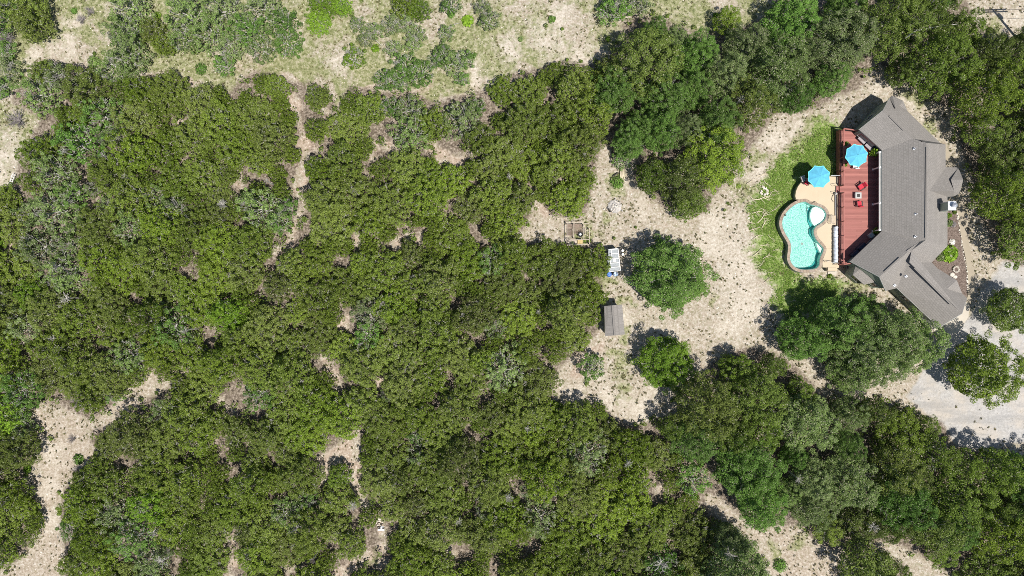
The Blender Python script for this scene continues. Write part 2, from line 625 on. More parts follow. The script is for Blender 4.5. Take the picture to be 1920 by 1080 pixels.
PATCH_ = [(548, 182, 8), (556, 208, 7), (562, 238, 6), (570, 260, 8), (571, 292, 6), (568, 310, 6), (561, 352, 10), (562, 365, 6), (568, 378, 4), (567, 392, 5), (562, 408, 5), (556, 416, 5), (548, 436, 7), (543, 458, 7), (553, 195, 12), (558, 225, 6), (568, 250, 6), (571, 272, 15), (592, 280, 7), (570, 300, 5), (565, 322, 9), (562, 340, 15), (558, 358, 9), (565, 372, 5),
         (571, 385, 5), (560, 402, 6), (550, 425, 8), (544, 448, 8), (541, 468, 7), (515, 468, 10), (700, 272, 10), (742, 285, 12), (725, 272, 9),
         (698, 295, 7), (810, 272, 11), (828, 292, 15), (855, 302, 13), (880, 292, 9), (690, 333, 7), (668, 452, 10), (667, 437, 6), (672, 470, 6),
         (745, 455, 12), (762, 440, 8), (785, 452, 9), (792, 438, 5), (715, 458, 5), (915, 447, 7), (607, 205, 6), (618, 212, 6), (636, 198, 4), (640, 210, 4),
         (642, 618, 15), (645, 598, 9), (657, 585, 4), (572, 655, 8), (576, 668, 4), (605, 668, 8), (615, 685, 8), (628, 703, 10), (632, 720, 9), (626, 733, 6),
         (710, 712, 9), (720, 725, 7), (410, 752, 10), (425, 768, 11), (435, 780, 8), (335, 692, 7), (350, 700, 5), (715, 1000, 9), (718, 1025, 10), (716, 1060, 13),
         (690, 1045, 12), (665, 1058, 13), (640, 1075, 12), (645, 1110, 14), (540, 1065, 9), (555, 1060, 9), (548, 1090, 10), (432, 1010, 8), (425, 1030, 7),
         (440, 1055, 10), (430, 1085, 10), (445, 340, 9), (455, 355, 7), (430, 375, 7), (42, 640, 10), (15, 465, 8), (90, 805, 6),
         (320, 1085, 9), (1240, 915, 7), (1232, 925, 5), (1243, 935, 4), (840, 1030, 8), (852, 1040, 7), (795, 1010, 6), (215, 880, 8), (235, 895, 5), (335, 230, 8),
         (405, 200, 5), (1110, 645, 10), (715, 985, 6), (712, 972, 4)]


PATCH = [(a, b, q * (.92 if 505 < a < 600 and 175 < b < 480 else .95)) for a, b, q in PATCH_]


def clear_mask(X, Y):
    r = np.zeros(X.shape, bool)
    for p in POLYS:
        r |= inside(p, X, Y)
    for x, y, q in PATCH:
        r |= np.hypot(X - x, Y - y) < q
    return r


# smooth value noise in numpy, for layout
_ng = RS.rand(64, 64)


def vnoise(X, Y, sc, off=0):
    x, y = np.asarray(X) / sc + off * 7.3 + 100, np.asarray(Y) / sc + off * 3.1 + 100
    xi, yi = np.floor(x).astype(int), np.floor(y).astype(int)
    fx, fy = x - xi, y - yi
    fx, fy = fx * fx * (3 - 2 * fx), fy * fy * (3 - 2 * fy)
    g = lambda a, b: _ng[a % 64, b % 64]
    return (g(xi, yi) * (1 - fx) + g(xi + 1, yi) * fx) * (1 - fy) + (g(xi, yi + 1) * (1 - fx) + g(xi + 1, yi + 1) * fx) * fy


# ------------------------------------------------------------------ ground zones
LUSH = [(1432, 335), (1462, 300), (1500, 270), (1535, 235), (1570, 215), (1573, 345), (1500, 380), (1470, 480), (1500, 522), (1590, 520), (1575, 560),
        (1510, 605), (1465, 600), (1450, 545), (1425, 490), (1405, 440), (1408, 380)]
GRAVEL = [(1880, 490), (1855, 530), (1832, 555), (1822, 590), (1790, 615), (1760, 650), (1720, 715), (1700, 745), (1770, 800), (1800, 838), (1850, 842), (1900, 830), (2200, 840), (2200, 480)]
EASTROAD = [(1770, 235), (1800, 300), (1830, 400), (1850, 470), (1880, 500), (1850, 560), (1825, 540), (1828, 480), (1800, 400), (1790, 330), (1700, 200), (1640, 150)]


def zones(X, Y):
    X0, Y0 = X, Y
    X = X0 + (vnoise(X0, Y0, 26, 21) - .5) * 34 + (vnoise(X0, Y0, 9, 22) - .5) * 14
    Y = Y0 + (vnoise(X0, Y0, 26, 23) - .5) * 34 + (vnoise(X0, Y0, 9, 24) - .5) * 14
    z = {}
    z['lush'] = soft(LUSH, X * .6 + X0 * .4, Y * .6 + Y0 * .4, 16)
    gv = soft(GRAVEL, X0, Y0, 10)
    z['gravel'] = gv
    dry = np.zeros(X.shape)
    dry = np.maximum(dry, soft(MEADOW, X, Y, 6) * np.clip((vnoise(X, Y, 55, 1) * .6 + vnoise(X, Y, 22, 2) * .5) * 1.9 - .22, 0, 1))
    dry = np.maximum(dry, .85 * spots([(1500, 265, 40), (1545, 245, 35), (1460, 310, 30), (1175, 565, 14), (1172, 620, 18), (1150, 665, 22), (1140, 525, 22), (1165, 690, 22), (1420, 300, 20),
                                       (1590, 540, 30), (1815, 575, 10), (1812, 600, 10), (1720, 190, 22), (1740, 240, 18), (1440, 500, 25), (1100, 440, 22), (1140, 420, 12), (1155, 345, 20), (1870, 50, 30),
                                       (200, 40, 22), (175, 80, 14), (45, 105, 14), (15, 60, 16), (30, 150, 14), (10, 180, 14), (1180, 720, 20), (1170, 750, 16), (1345, 560, 14), (1500, 1010, 18), (1450, 1030, 18), (700, 1040, 14), (1400, 350, 24), (1420, 470, 24)], X, Y))
    z['dry'] = dry * (1 - gv)
    z['pink'] = .62 * np.maximum.reduce([.6 * soft(WESTPATH, X, Y, 10), soft(TRIANGLE, X, Y, 10), .6 * soft(SOUTHPATH, X, Y, 10),
                                   spots([(500, 120, 45), (560, 135, 30), (440, 130, 28), (545, 40, 30), (700, 150, 40), (800, 170, 30), (870, 155, 30), (1132, 640, 16), (345, 145, 30), (1020, 390, 25), (1090, 690, 30), (100, 30, 22),
                                          (1700, 180, 1)] + [(a, b, r * 1.5) for a, b, r in PATCH], X, Y)])
    z['white'] = spots([(10, 290, 45), (0, 320, 40), (60, 100, 22), (120, 80, 26), (140, 40, 18), (100, 100, 20), (630, 125, 24), (622, 108, 16), (1360, 430, 50), (1390, 500, 60), (1400, 570, 50), (1330, 450, 40), (1380, 620, 40), (1210, 400, 30), (1140, 745, 40), (1200, 765, 40), (1070, 745, 25), (1230, 740, 20), (1120, 610, 14),
                        (1420, 320, 20), (1450, 260, 26), (1480, 235, 20), (1640, 170, 22), (1670, 170, 18), (1700, 195, 14), (1730, 225, 14), (880, 140, 30), (950, 100, 40), (1030, 80, 50), (1090, 100, 40), (1060, 30, 30), (1900, 30, 30), (1180, 600, 20), (1250, 630, 30), (90, 900, 30), (95, 980, 26), (100, 850, 26)], X, Y, 1.6)
    z['dry'] = z['dry'] * (1 - .9 * z['white'])
    cm = clear_mask(X0, Y0).astype(float)
    return z, cm


# ground sheet: fine grid inside, stretched rings to the horizon
xs = np.concatenate([-np.geomspace(900, 74, 10), np.arange(-72, 72.01, .25), np.geomspace(74, 900, 10)])
ys = np.concatenate([-np.geomspace(900, 46, 10), np.arange(-44, 44.01, .25), np.geomspace(46, 900, 10)])
GX, GY = np.meshgrid(xs, ys)
PX = GX * FP / H + 960
PY = 540 - GY * FP / H
z, cm = zones(PX.ravel(), PY.ravel())
cmg = cm.reshape(GX.shape)
for _ in range(4):   # blur so that litter fades out at the edge of the wood
    cmg[1:-1, 1:-1] = (cmg[1:-1, 1:-1] * 2 + cmg[:-2, 1:-1] + cmg[2:, 1:-1] + cmg[1:-1, :-2] + cmg[1:-1, 2:]) / 6
GZ = (vnoise(PX, PY, 20, 3) - .5) * .08 + (vnoise(PX, PY, 7, 4) - .5) * .05 - .07
nx, ny = len(xs), len(ys)
idx = np.arange(nx * ny).reshape(ny, nx)
faces = np.stack([idx[:-1, :-1], idx[:-1, 1:], idx[1:, 1:], idx[1:, :-1]], -1).reshape(-1, 4)

m, t, bs = newmat("caliche_ground")
A = N(t, "ShaderNodeAttribute", attribute_name="zone_a")
B = N(t, "ShaderNodeAttribute", attribute_name="zone_b")
sa = N(t, "ShaderNodeSeparateColor"); L(t, A.outputs["Color"], sa.inputs[0])
sb = N(t, "ShaderNodeSeparateColor"); L(t, B.outputs["Color"], sb.inputs[0])
nbig = noise(t, .35, 6, .6, 'pos')
nmid = noise(t, 1.6, 6, .65, 'pos')
nfin = noise(t, 3.4, 5, .8, 'pos')
nspk = noise(t, 2.1, 5, .8, 'pos')


def edge(zone, n, k=1.1, sharp=3.2):
    a = math_(t, 'ADD', zone, math_(t, 'MULTIPLY', math_(t, 'SUBTRACT', n, .5), k))
    return math_(t, 'ADD', math_(t, 'MULTIPLY', math_(t, 'SUBTRACT', a, .5), sharp), .5, True)


nclod = noise(t, 2.6, 3, .6, 'pos')
soil = ramp(t, nmid, [(.30, (.34, .275, .215)), (.5, (.455, .40, .335)), (.68, (.56, .51, .44))])
soil = mix(t, .62, soil, ramp(t, nfin, [(.36, (.20, .16, .11)), (.46, (.40, .33, .25)), (.54, (.53, .47, .395)), (.64, (.80, .77, .72))]))
soil = mix(t, ramp(t, nspk, [(.38, (.8, .8, .8)), (.45, (0, 0, 0))]), soil, (.22, .19, .11))
thin = math_(t, 'MULTIPLY', ramp(t, nmid, [(.40, (0, 0, 0)), (.62, (.75, .75, .75))]), ramp(t, nspk, [(.42, (1, 1, 1)), (.56, (.15, .15, .15))]))
soil = mix(t, thin, soil, (.27, .255, .155))
soil = mix(t, ramp(t, nclod, [(.60, (0, 0, 0)), (.68, (.6, .6, .6))]), soil, (.66, .59, .49))
pink = ramp(t, nfin, [(.34, (.24, .17, .125)), (.47, (.41, .315, .25)), (.56, (.50, .405, .33)), (.68, (.74, .65, .57))])
soil = mix(t, edge(sb.outputs[0], nmid, .8, 2), soil, pink)
wht = ramp(t, nfin, [(.36, (.36, .31, .245)), (.46, (.55, .49, .405)), (.66, (.72, .67, .59))])
soil = mix(t, math_(t, 'MULTIPLY', edge(sb.outputs[2], nbig, 1.0, 1.6), .8), soil, wht)
grv = ramp(t, nfin, [(.3, (.36, .35, .34)), (.5, (.47, .455, .44)), (.7, (.60, .585, .565))])
grv = mix(t, ramp(t, nbig, [(.42, (0, 0, 0)), (.62, (.7, .7, .7))]), grv, (.56, .50, .43))
rut = noise(t, .22, 5, .6, 'pos', stretch=(.7, 3.2, 1))
grv = mix(t, ramp(t, rut, [(.40, (.55, .55, .55)), (.52, (0, 0, 0))]), grv, (.33, .325, .32))
grv = mix(t, ramp(t, nspk, [(.34, (.6, .6, .6)), (.42, (0, 0, 0))]), grv, (.27, .25, .20))
soil = mix(t, edge(sa.outputs[2], nmid, .7, 2.5), soil, grv)
dryc = ramp(t, nspk, [(.36, (.12, .15, .05)), (.5, (.245, .265, .11)), (.62, (.47, .44, .31))])
soil = mix(t, math_(t, 'MULTIPLY', edge(sa.outputs[1], nmid, 1.5, 1.8), .85), soil, dryc)
lushc = ramp(t, nspk, [(.34, (.11, .19, .03)), (.5, (.19, .30, .055)), (.66, (.41, .42, .22))])
soil = mix(t, math_(t, 'MULTIPLY', edge(sa.outputs[0], nmid, 1.5, 2.0), .9), soil, lushc)
lit = ramp(t, nfin, [(.38, (.06, .045, .035)), (.5, (.165, .13, .10)), (.62, (.40, .335, .28))])
soil = mix(t, math_(t, 'MULTIPLY', edge(math_(t, 'SUBTRACT', sb.outputs[1], .18), nspk, 2.2, 1.8), .9), soil, lit)
# scattered dark weeds and droppings specks
vor = N(t, "ShaderNodeTexVoronoi"); vor.inputs["Scale"].default_value = 2.4
L(t, N(t, "ShaderNodeNewGeometry").outputs["Position"], vor.inputs["Vector"])
L(t, soil, bs.inputs["Base Color"])
bs.inputs["Roughness"].default_value = .95
bs.inputs["Specular IOR Level"].default_value = .15
bump(t, bs, math_(t, 'ADD', nfin, math_(t, 'MULTIPLY', nspk, .7)), .9, .12)
M['ground'] = m
me = np_mesh("ground", np.stack([GX.ravel(), GY.ravel(), GZ.ravel()], -1), faces, 'ground', 4)
za = np.stack([z['lush'], z['dry'], z['gravel'], np.ones(nx * ny)], -1).astype(np.float32)
zb = np.stack([z['pink'], 1 - cmg.ravel(), z['white'], np.ones(nx * ny)], -1).astype(np.float32)
for nm, dat in (("zone_a", za), ("zone_b", zb)):
    at = me.attributes.new(nm, 'FLOAT_COLOR', 'POINT')
    at.data.foreach_set("color", dat.ravel())
me.polygons.foreach_set("use_smooth", np.ones(len(faces), bool))
g = bpy.data.objects.new("ground", me)
COL.objects.link(g)
props(g, "pale stony soil with patches of grass, gravel and leaf litter", kind="structure")

# ------------------------------------------------------------------ HOUSE
HE, HR = 3.3, 5.77
V = {
    'A': (1654, 282, HE), 'B': (1654, 433, HE), 'R1': (1737, 268, HR), 'R2': (1735.5, 450, HR), 'J1': (1711, 260, 5.03),
    'C': (1611, 243, HE), 'G1': (1656, 207, 5.0), 'D': (1668, 184, HE), 'Lb': (1673, 179, 3.35), 'K': (1680, 205, 4.35), 'Mb': (1693.5, 189, HE),
    'Nn': (1702, 209, HE), 'O': (1763, 268, HE), 'Pp': (1773, 271, HE), 'V0': (1773, 313.5, HE), 'V1': (1743, 357.5, 5.25),
    'a': (1797, 314, HE), 'b': (1806, 337, 4.3), 'e': (1783, 337, 4.32), 'c': (1800, 362, HE), 'X': (1789, 358, 4.6), 'c2': (1789, 368, HE), 'd': (1776, 369, HE),
    'Sx': (1776, 462, HE), 'T': (1747, 492, HE), 'u': (1709, 470, 5.35), 'v': (1700, 470, 5.3), 'g1': (1705, 492, 5.35), 's2': (1724, 453, 5.3),
    's1': (1649, 519, 5.3), 'C2': (1594, 490, HE), 'y1': (1661, 545.5, HE), 'w1': (1682, 540, HE), 'w2': (1761, 614, HE), 'g2': (1804, 588, 5.35),
    'k1': (1757.5, 503, HE), 'kp': (1794, 525.5, 4.35), 'ki': (1770, 547, 4.4), 'k3': (1804, 550, HE), 'k4': (1813, 559, HE),
}
ROOF = [('A', 'B', 's2', 'R2', 'R1', 'J1'), ('A', 'J1', 'G1', 'C'), ('G1', 'J1', 'O', 'Nn', 'Mb', 'K', 'D'), ('D', 'K', 'Lb'), ('Lb', 'K', 'Mb'),
        ('J1', 'R1', 'Pp', 'O'), ('R1', 'V1', 'V0', 'Pp'), ('R1', 'R2', 'Sx', 'd', 'V1'), ('V0', 'V1', 'X', 'e', 'a'), ('V1', 'd', 'c2', 'X'),
        ('a', 'e', 'b'), ('b', 'e', 'X', 'c'), ('X', 'c2', 'c'),
        ('B', 'C2', 's1', 's2'), ('s1', 'y1', 'w1', 'v', 's2'), ('R2', 's2', 'v', 'u'), ('v', 'w1', 'w2', 'g2', 'g1', 'u'),
        ('R2', 'u', 'g1', 'T', 'Sx'), ('g1', 'g2', 'k4', 'k3', 'ki', 'k1', 'T'), ('k1', 'ki', 'kp'), ('kp', 'ki', 'k3')]
base = tuple(P(1700, 390, 0))
house = Thing("ranch_house", "angled three-wing house with taupe shingle roof and sage green walls beside the red deck", "house", base)

bm = bmesh.new()
uvl = bm.loops.layers.uv.new("UVMap")
vk = {k: bm.verts.new(P(*q)) for k, q in V.items()}
tops = []
for f in ROOF:
    pts = [P(*V[k]) for k in f]
    nrm = Vector((0, 0, 0))
    for i in range(len(pts)):
        p, q = pts[i], pts[(i + 1) % len(pts)]
        nrm += Vector(((p.y - q.y) * (p.z + q.z), (p.z - q.z) * (p.x + q.x), (p.x - q.x) * (p.y + q.y)))
    if nrm.z < 0:
        f = f[::-1]
        nrm = -nrm
    nrm.normalize()
    u = Vector((0, 0, 1)).cross(nrm).normalized()
    vv = nrm.cross(u)
    fc = bm.faces.new([vk[k] for k in f])
    for l in fc.loops:
        l[uvl].uv = (l.vert.co.dot(u), l.vert.co.dot(vv))
    tops.append(fc)
bmesh.ops.triangulate(bm, faces=tops)
be = [e for e in bm.edges if len(e.link_faces) == 1]
low = {}
for e in be:
    for v in e.verts:
        if v not in low:
            low[v] = bm.verts.new(v.co + Vector((0, 0, -.2)))
for e in be:
    a, b = e.verts
    f = bm.faces.new((a, b, low[b], low[a]))
    for l in f.loops:
        l[uvl].uv = (l.vert.co.x + l.vert.co.y, l.vert.co.z)
bmesh.ops.recalc_face_normals(bm, faces=bm.faces)
me = bpy.data.meshes.new("roof")
for v in bm.verts:
    v.co -= Vector(base)
bm.to_mesh(me)
bm.free()
me.materials.append(M['shingle'])
roof = bpy.data.objects.new("roof", me)
COL.objects.link(roof)
roof.parent = house.o
# rake and eave trim
def eave(names, wd=.05, ht=.22):
    mb = MB()
    for a, b in zip(names[:-1], names[1:]):
        pa, pb = P(*V[a]), P(*V[b])
        mb.bar(pa - Vector((0, 0, .10)), pb - Vector((0, 0, .10)), .06, .15)
    return mb


house.part("gutter", eave(['A', 'B']), 'trim', roof)
house.part("gutter", eave(['Sx', 'd']), 'trim', roof)
house.part("rake_trim", eave(['C', 'G1', 'D']), 'trim', roof)
house.part("rake_trim", eave(['C2', 's1', 'y1']), 'trim', roof)
house.part("gutter", eave(['w1', 'w2']), 'trim', roof)
house.part("rake_trim", eave(['w2', 'g2', 'k4']), 'trim', roof)


def ridge_vent(a, b, h1, h2, wd=.10):
    mb = MB()
    pa, pb = P(a[0], a[1], h1), P(b[0], b[1], h2)
    d = (pb - pa).normalized()
    s = Vector((-d.y, d.x, 0))
    for sg in (-1, 1):
        off = s * sg * wd * .45
        mb.bar(pa + off + Vector((0, 0, .03)), pb + off + Vector((0, 0, .03)), wd, .08)
    return mb


mv = 'shingle'
house.part("ridge_vent", ridge_vent((1737, 276), (1735.5, 446), HR, HR), mv, roof)
house.part("ridge_vent", ridge_vent((1667, 217), (1694, 244), 5.03, 5.03), mv, roof)
house.part("ridge_vent", ridge_vent((1658, 510), (1687, 483.5), 5.3, 5.3), mv, roof)
house.part("ridge_vent", ridge_vent((1714, 502), (1783, 571), 5.36, 5.36), mv, roof)
for px, py, h in ((1714, 279, 5.1), (1717, 401.5, 5.2), (1716, 444, 5.2), (1698.5, 518, 4.9), (1677, 535, 3.8), (1727, 265.5, 5.4)):
    mb = MB().cyl(P(px, py, h), .06, h - .3, h + .35, 8)
    mb.cyl(P(px, py, h), .16, h - .3, h + .03, 10)
    house.part("pipe_vent", mb, 'darkmetal' if px > 1726 else 'metal', roof)

# walls
FOOT = [(1615, 244), (1661, 284), (1688, 286), (1688, 430), (1662, 434), (1601, 490), (1659, 540), (1682, 534), (1762, 607), (1806, 561),
        (1797, 550), (1753, 505), (1748, 488), (1772, 459), (1772, 366), (1793, 361), (1793, 317), (1769, 317), (1769, 275), (1760, 272), (1699, 211), (1690, 194), (1674, 184), (1668, 188)]
wl = P2(FOOT, HE)
mb = MB().prism(wl, -.05, HE - .12, top=False, bottom=False)
wall = house.part("wall", mb, 'wall')
# siding courses, joined
mb = MB()
for i in range(len(wl)):
    a, b = Vector((*wl[i], 0)), Vector((*wl[(i + 1) % len(wl)], 0))
    for k in range(10):
        zz = .25 + k * .3
        mb.bar(a + Vector((0, 0, zz)), b + Vector((0, 0, zz)), .05, .03)
house.part("siding_lap", mb, 'wall', wall, kind="stuff")


def gable(a, pk, b, inset=.12):
    pa, pp, pb = P(*V[a]), P(*V[pk]), P(*V[b])
    d = (pb - pa).normalized()
    n_ = Vector((-d.y, d.x, 0))
    ctr = Vector(base)
    if (ctr - pa).dot(n_) < 0:
        n_ = -n_
    q = [pa + d * .3 + n_ * inset, pb - d * .3 + n_ * inset, pp + n_ * inset]
    q[0].z = q[1].z = HE - .15
    q[2].z -= .25
    back = [x + n_ * .15 for x in q]
    return MB().add(q + back, [(0, 1, 2), (5, 4, 3), (0, 3, 4, 1), (1, 4, 5, 2), (2, 5, 3, 0)])


for tr in (('C', 'G1', 'D'), ('C2', 's1', 'y1'), ('w2', 'g2', 'k4')):
    house.part("gable_wall", gable(*tr), 'wall')


def wall_window(a, b, f, wd, zc, ht, proud=.04):
    """window in the wall between footprint corners a and b"""
    pa, pb = Vector((*wl[a], 0)), Vector((*wl[b], 0))
    d = (pb - pa).normalized()
    n_ = Vector((d.y, -d.x, 0))
    c_ = pa.lerp(pb, f) + Vector((0, 0, zc)) + n_ * proud
    fr = MB()
    hw, hh = wd / 2, ht / 2
    for s in (-1, 1):
        fr.bar(c_ + d * s * hw - Vector((0, 0, hh + .05)), c_ + d * s * hw + Vector((0, 0, hh + .05)), .09, .09)
        fr.bar(c_ - d * (hw - .05) + Vector((0, 0, s * hh)), c_ + d * (hw - .05) + Vector((0, 0, s * hh)), .085, .085)
    fr.bar(c_ - Vector((0, 0, hh - .05)), c_ + Vector((0, 0, hh - .05)), .04, .04)
    wo = house.part("window", fr, 'trim')
    pn = MB().bar(c_ - d * (hw - .045), c_ + d * (hw - .045), .03, ht - .09)
    house.part("pane", pn, 'glass', wo)


# which way is outward: footprint is clockwise in world? decide from area
area = sum(wl[i][0] * wl[(i + 1) % len(wl)][1] - wl[(i + 1) % len(wl)][0] * wl[i][1] for i in range(len(wl)))
if area < 0:
    _ww = wall_window
    def wall_window(a, b, f, wd, zc, ht, proud=.04):
        _ww(b, a, 1 - f, wd, zc, ht, proud)
wall_window(0, 1, .25, 1.3, 2.3, 1.2)
wall_window(0, 1, .62, 1.8, 2.2, 1.6)
wall_window(2, 3, .2, 1.8, 2.3, 1.6)
wall_window(2, 3, .5, 2.4, 2.2, 2.0)
wall_window(2, 3, .8, 1.8, 2.3, 1.6)
wall_window(4, 5, .35, 1.6, 2.3, 1.4)
wall_window(4, 5, .7, 1.2, 2.3, 1.2)
wall_window(5, 6, .83, 1.1, 1.7, 1.3)
wall_window(7, 8, .35, 1.0, 1.9, 1.1)
wall_window(7, 8, .7, 1.0, 1.9, 1.1)
wall_window(13, 14, .5, 1.6, 1.9, 1.3)
wall_window(19, 20, .5, 1.4, 1.9, 1.2)
wall_window(23, 0, .5, 1.0, 1.9, 1.1)

# bay on the south-west gable with a hipped shingle roof
pa, pb = Vector((*wl[5], 0)), Vector((*wl[6], 0))
d = (pb - pa).normalized()
n_ = Vector((d.y, -d.x, 0))
if (Vector(base) - pa).dot(n_) > 0:
    n_ = -n_
L0 = (pb - pa).length
b0, b1, b2, b3 = pa + d * .18 * L0, pa + d * .26 * L0 + n_ * .95, pa + d * .60 * L0 + n_ * .95, pa + d * .74 * L0
bw = MB().prism([tuple(x[:2]) for x in (b0, b1, b2, b3)], -.05, 2.62, top=False)
bay = house.part("bay", bw, 'wall')
o_ = .16
q0, q1, q2, q3 = b0 - d * o_, b1 - d * .08 + n_ * o_, b2 + d * .08 + n_ * o_, b3 + d * o_
zt = 3.02
t0, t1 = pa + d * .26 * L0 - n_ * .0, pa + d * .64 * L0
pts = [Vector((x.x, x.y, 2.62)) for x in (q0, q1, q2, q3)] + [Vector((x.x, x.y, zt)) for x in (t0, t1)]
br_ = MB().add(pts + [p - Vector((0, 0, .13)) for p in pts], [(0, 1, 4), (1, 2, 5, 4), (2, 3, 5), (6, 7, 1, 0), (7, 8, 2, 1), (8, 9, 3, 2), (9, 8, 7, 6)])
ob = house.part("bay_roof", br_, 'shingle', bay)
uv = ob.data.uv_layers.new(name="UVMap")
for lp in ob.data.loops:
    cpt = ob.data.vertices[lp.vertex_index].co
    uv.data[lp.index].uv = (cpt.dot(d), cpt.dot(n_) * 1.1)
cc_ = (b1 + b2) / 2 + n_ * .04
fr = MB()
for s in (-1, 1):
    fr.bar(cc_ + d * s * .75 + Vector((0, 0, 1.05)), cc_ + d * s * .75 + Vector((0, 0, 2.35)), .09, .09)
    fr.bar(cc_ - d * .7 + Vector((0, 0, 1.7 + s * .6)), cc_ + d * .7 + Vector((0, 0, 1.7 + s * .6)), .085, .085)
wo = house.part("window", fr, 'trim')
house.part("pane", MB().bar(cc_ - d * .7 + Vector((0, 0, 1.7)), cc_ + d * .7 + Vector((0, 0, 1.7)), .03, 1.12), 'glass', wo)

# porch posts
for px, py in ((1653.2, 313), (1653.2, 380), (1653, 284.5), (1653, 431)):
    p = P(px - 2, py, HE)
    mb = MB().box((p.x, p.y, 2.25), (.14, .14, 1.9)).box((p.x, p.y, 1.42), (.22, .22, .2)).box((p.x, p.y, 3.07), (.24, .24, .12))
    house.part("porch_post", mb, 'white')
mb = MB().bar(P(1651.2, 284, HE) - Vector((0, 0, .28)), P(1651.2, 432, HE) - Vector((0, 0, .28)), .16, .2)
house.part("porch_beam", mb, 'trim')

# chimney
tz = 5.9
x0, y0 = P(1778, 393.5, tz)[:2]
x1, y1 = P(1791.5, 378.5, tz)[:2]
mb = MB().box(((x0 + x1) / 2, (y0 + y1) / 2, (2.9 + tz) / 2), (x1 - x0, y1 - y0, tz - 2.9))
ch = house.part("chimney", mb, 'wall')
mb = MB().box(((x0 + x1) / 2, (y0 + y1) / 2, tz + .03), (x1 - x0 + .1, y1 - y0 + .1, .08))
house.part("chase_cover", mb, 'metalwhite', ch)
fx, fy = x0 + .62 * (x1 - x0), (y0 + y1) / 2 + .05
mb = MB().cyl((fx, fy), .17, tz + .07, tz + .42, 14).cyl((fx, fy), .30, tz + .45, tz + .52, 16).cyl((fx, fy), .30, tz + .52, tz + .66, 16, .05)
for k in range(4):
    a = k * math.pi / 2
    mb.box((fx + .2 * math.cos(a), fy + .2 * math.sin(a), tz + .43), (.03, .03, .1))
house.part("flue_cap", mb, 'metal', ch)
mb = MB()
for s in (0, 1):
    mb.box((x0 - .03, y0 if s == 0 else y1, (3.4 + tz) / 2), (.06, .1, tz - 3.4))
house.part("corner_trim", mb, 'trim', ch)

# ------------------------------------------------------------------ RED DECK
ZD = 1.3
DK = P2([(1574.5, 243), (1608, 246.5), (1656, 291), (1686, 291), (1686, 428), (1655, 440), (1597, 494.5), (1574.5, 497)], ZD)
deck = Thing("red_deck", "red stained timber deck between the pool terrace and the house", "deck", tuple(P(1610, 370, 0)))


def span(poly, y):
    xs_ = []
    for i in range(len(poly)):
        a, b = poly[i], poly[(i + 1) % len(poly)]
        if (a[1] > y) != (b[1] > y):
            xs_.append(a[0] + (y - a[1]) / (b[1] - a[1]) * (b[0] - a[0]))
    return sorted(xs_)


mb = MB()
ylo, yhi = min(p[1] for p in DK), max(p[1] for p in DK)
y = ylo + .07
while y < yhi - .05:
    sp = span(DK, y)
    if len(sp) >= 2:
        a, b = sp[0], sp[-1]
        cut = a + random.uniform(.3, .7) * (b - a) if b - a > 3.5 else None
        segs = [(a, b)] if cut is None else [(a, cut - .004), (cut + .004, b)]
        for s0, s1 in segs:
            mb.box(((s0 + s1) / 2, y, ZD - .02 + random.uniform(-.003, .003)), (s1 - s0, .132, .04))
    y += .148
deck.part("deck_boards", mb, 'deck', kind="stuff")
mb = MB().prism(DK, .2, ZD - .06, top=True)
deck.part("deck_frame", mb, 'fascia')

rail_xy = P(1574.6, 0, ZD)
rx = P(1574.5, 300, ZD).x + .12


def yv(py, h):
    return P(0, py, h).y


def railing(label, segs, thing_name="deck_railing"):
    """segs: list of ((x,y),(x,y))"""
    p0 = segs[0][0]
    th = Thing(thing_name, label, "railing", (p0[0], p0[1], ZD))
    for a, b in segs:
        A_, B_ = Vector((*a, ZD)), Vector((*b, ZD))
        dd = (B_ - A_)
        n = max(1, round(dd.length / 1.9))
        for k in range(n + 1):
            q = A_ + dd * k / n
            th.part("post", MB().box((q.x, q.y, ZD + .46), (.1, .1, .95)).box((q.x, q.y, ZD + .965), (.13, .13, .04)), 'fascia')
        up = Vector((0, 0, .9))
        th.part("top_rail", MB().bar(A_ + up, B_ + up, .14, .05), 'deck')
        th.part("bottom_rail", MB().bar(A_ + Vector((0, 0, .1)), B_ + Vector((0, 0, .1)), .05, .07), 'darkmetal')
        mb = MB()
        nb = int(dd.length / .13)
        for k in range(1, nb):
            q = A_ + dd * k / nb
            mb.box((q.x, q.y, ZD + .49), (.028, .028, .72))
        th.part("balusters", mb, 'darkmetal', kind="stuff")
    return th


railing("red topped railing along the deck edge above the round umbrella terrace",
        [((rx, yv(244.5, ZD)), (rx, yv(349, ZD))), ((rx + .15, yv(244.5, ZD)), (P(1603, 0, ZD).x, yv(247.5, ZD)))])
railing("red topped railing along the deck edge beside the long pool cover roll",
        [((rx, yv(363, ZD)), (rx, yv(495.5, ZD))), ((rx + .15, yv(495.8, ZD)), (P(1594, 0, ZD).x, yv(493.5, ZD)))])
# steps from deck to pool terrace
st = Thing("deck_steps", "short flight of red wooden steps from the deck down to the pool terrace", "steps", (rx - .5, yv(356, 1), .9))
for k in range(1):
    st.part("tread", MB().box((rx - .12 - .17, yv(356, 1), 1.08), (.32, .85, .05)), 'deck')
for s in (-1, 1):
    st.part("stringer", MB().box((rx - .3, yv(356, 1) + s * .40, .97), (.34, .05, .16)), 'fascia')
for s, lb in ((1, "dark metal handrail on the upper side of the deck steps"), (-1, "dark metal handrail beside the deck steps next to the round lamp")):
    yy = yv(356, 1) + s * .47
    mb = MB().tube([(rx - .9, yy, .9), (rx - .9, yy, 1.75), (rx - .1, yy, 2.15), (rx - .1, yy, 1.3)], .025, 6)
    single("step_handrail", mb, 'darkmetal', lb, "handrail")

# ------------------------------------------------------------------ POOL
ZP = .9


def c3(x, y):
    return (1400 + x / 3.857, 260 + y / 3.857)


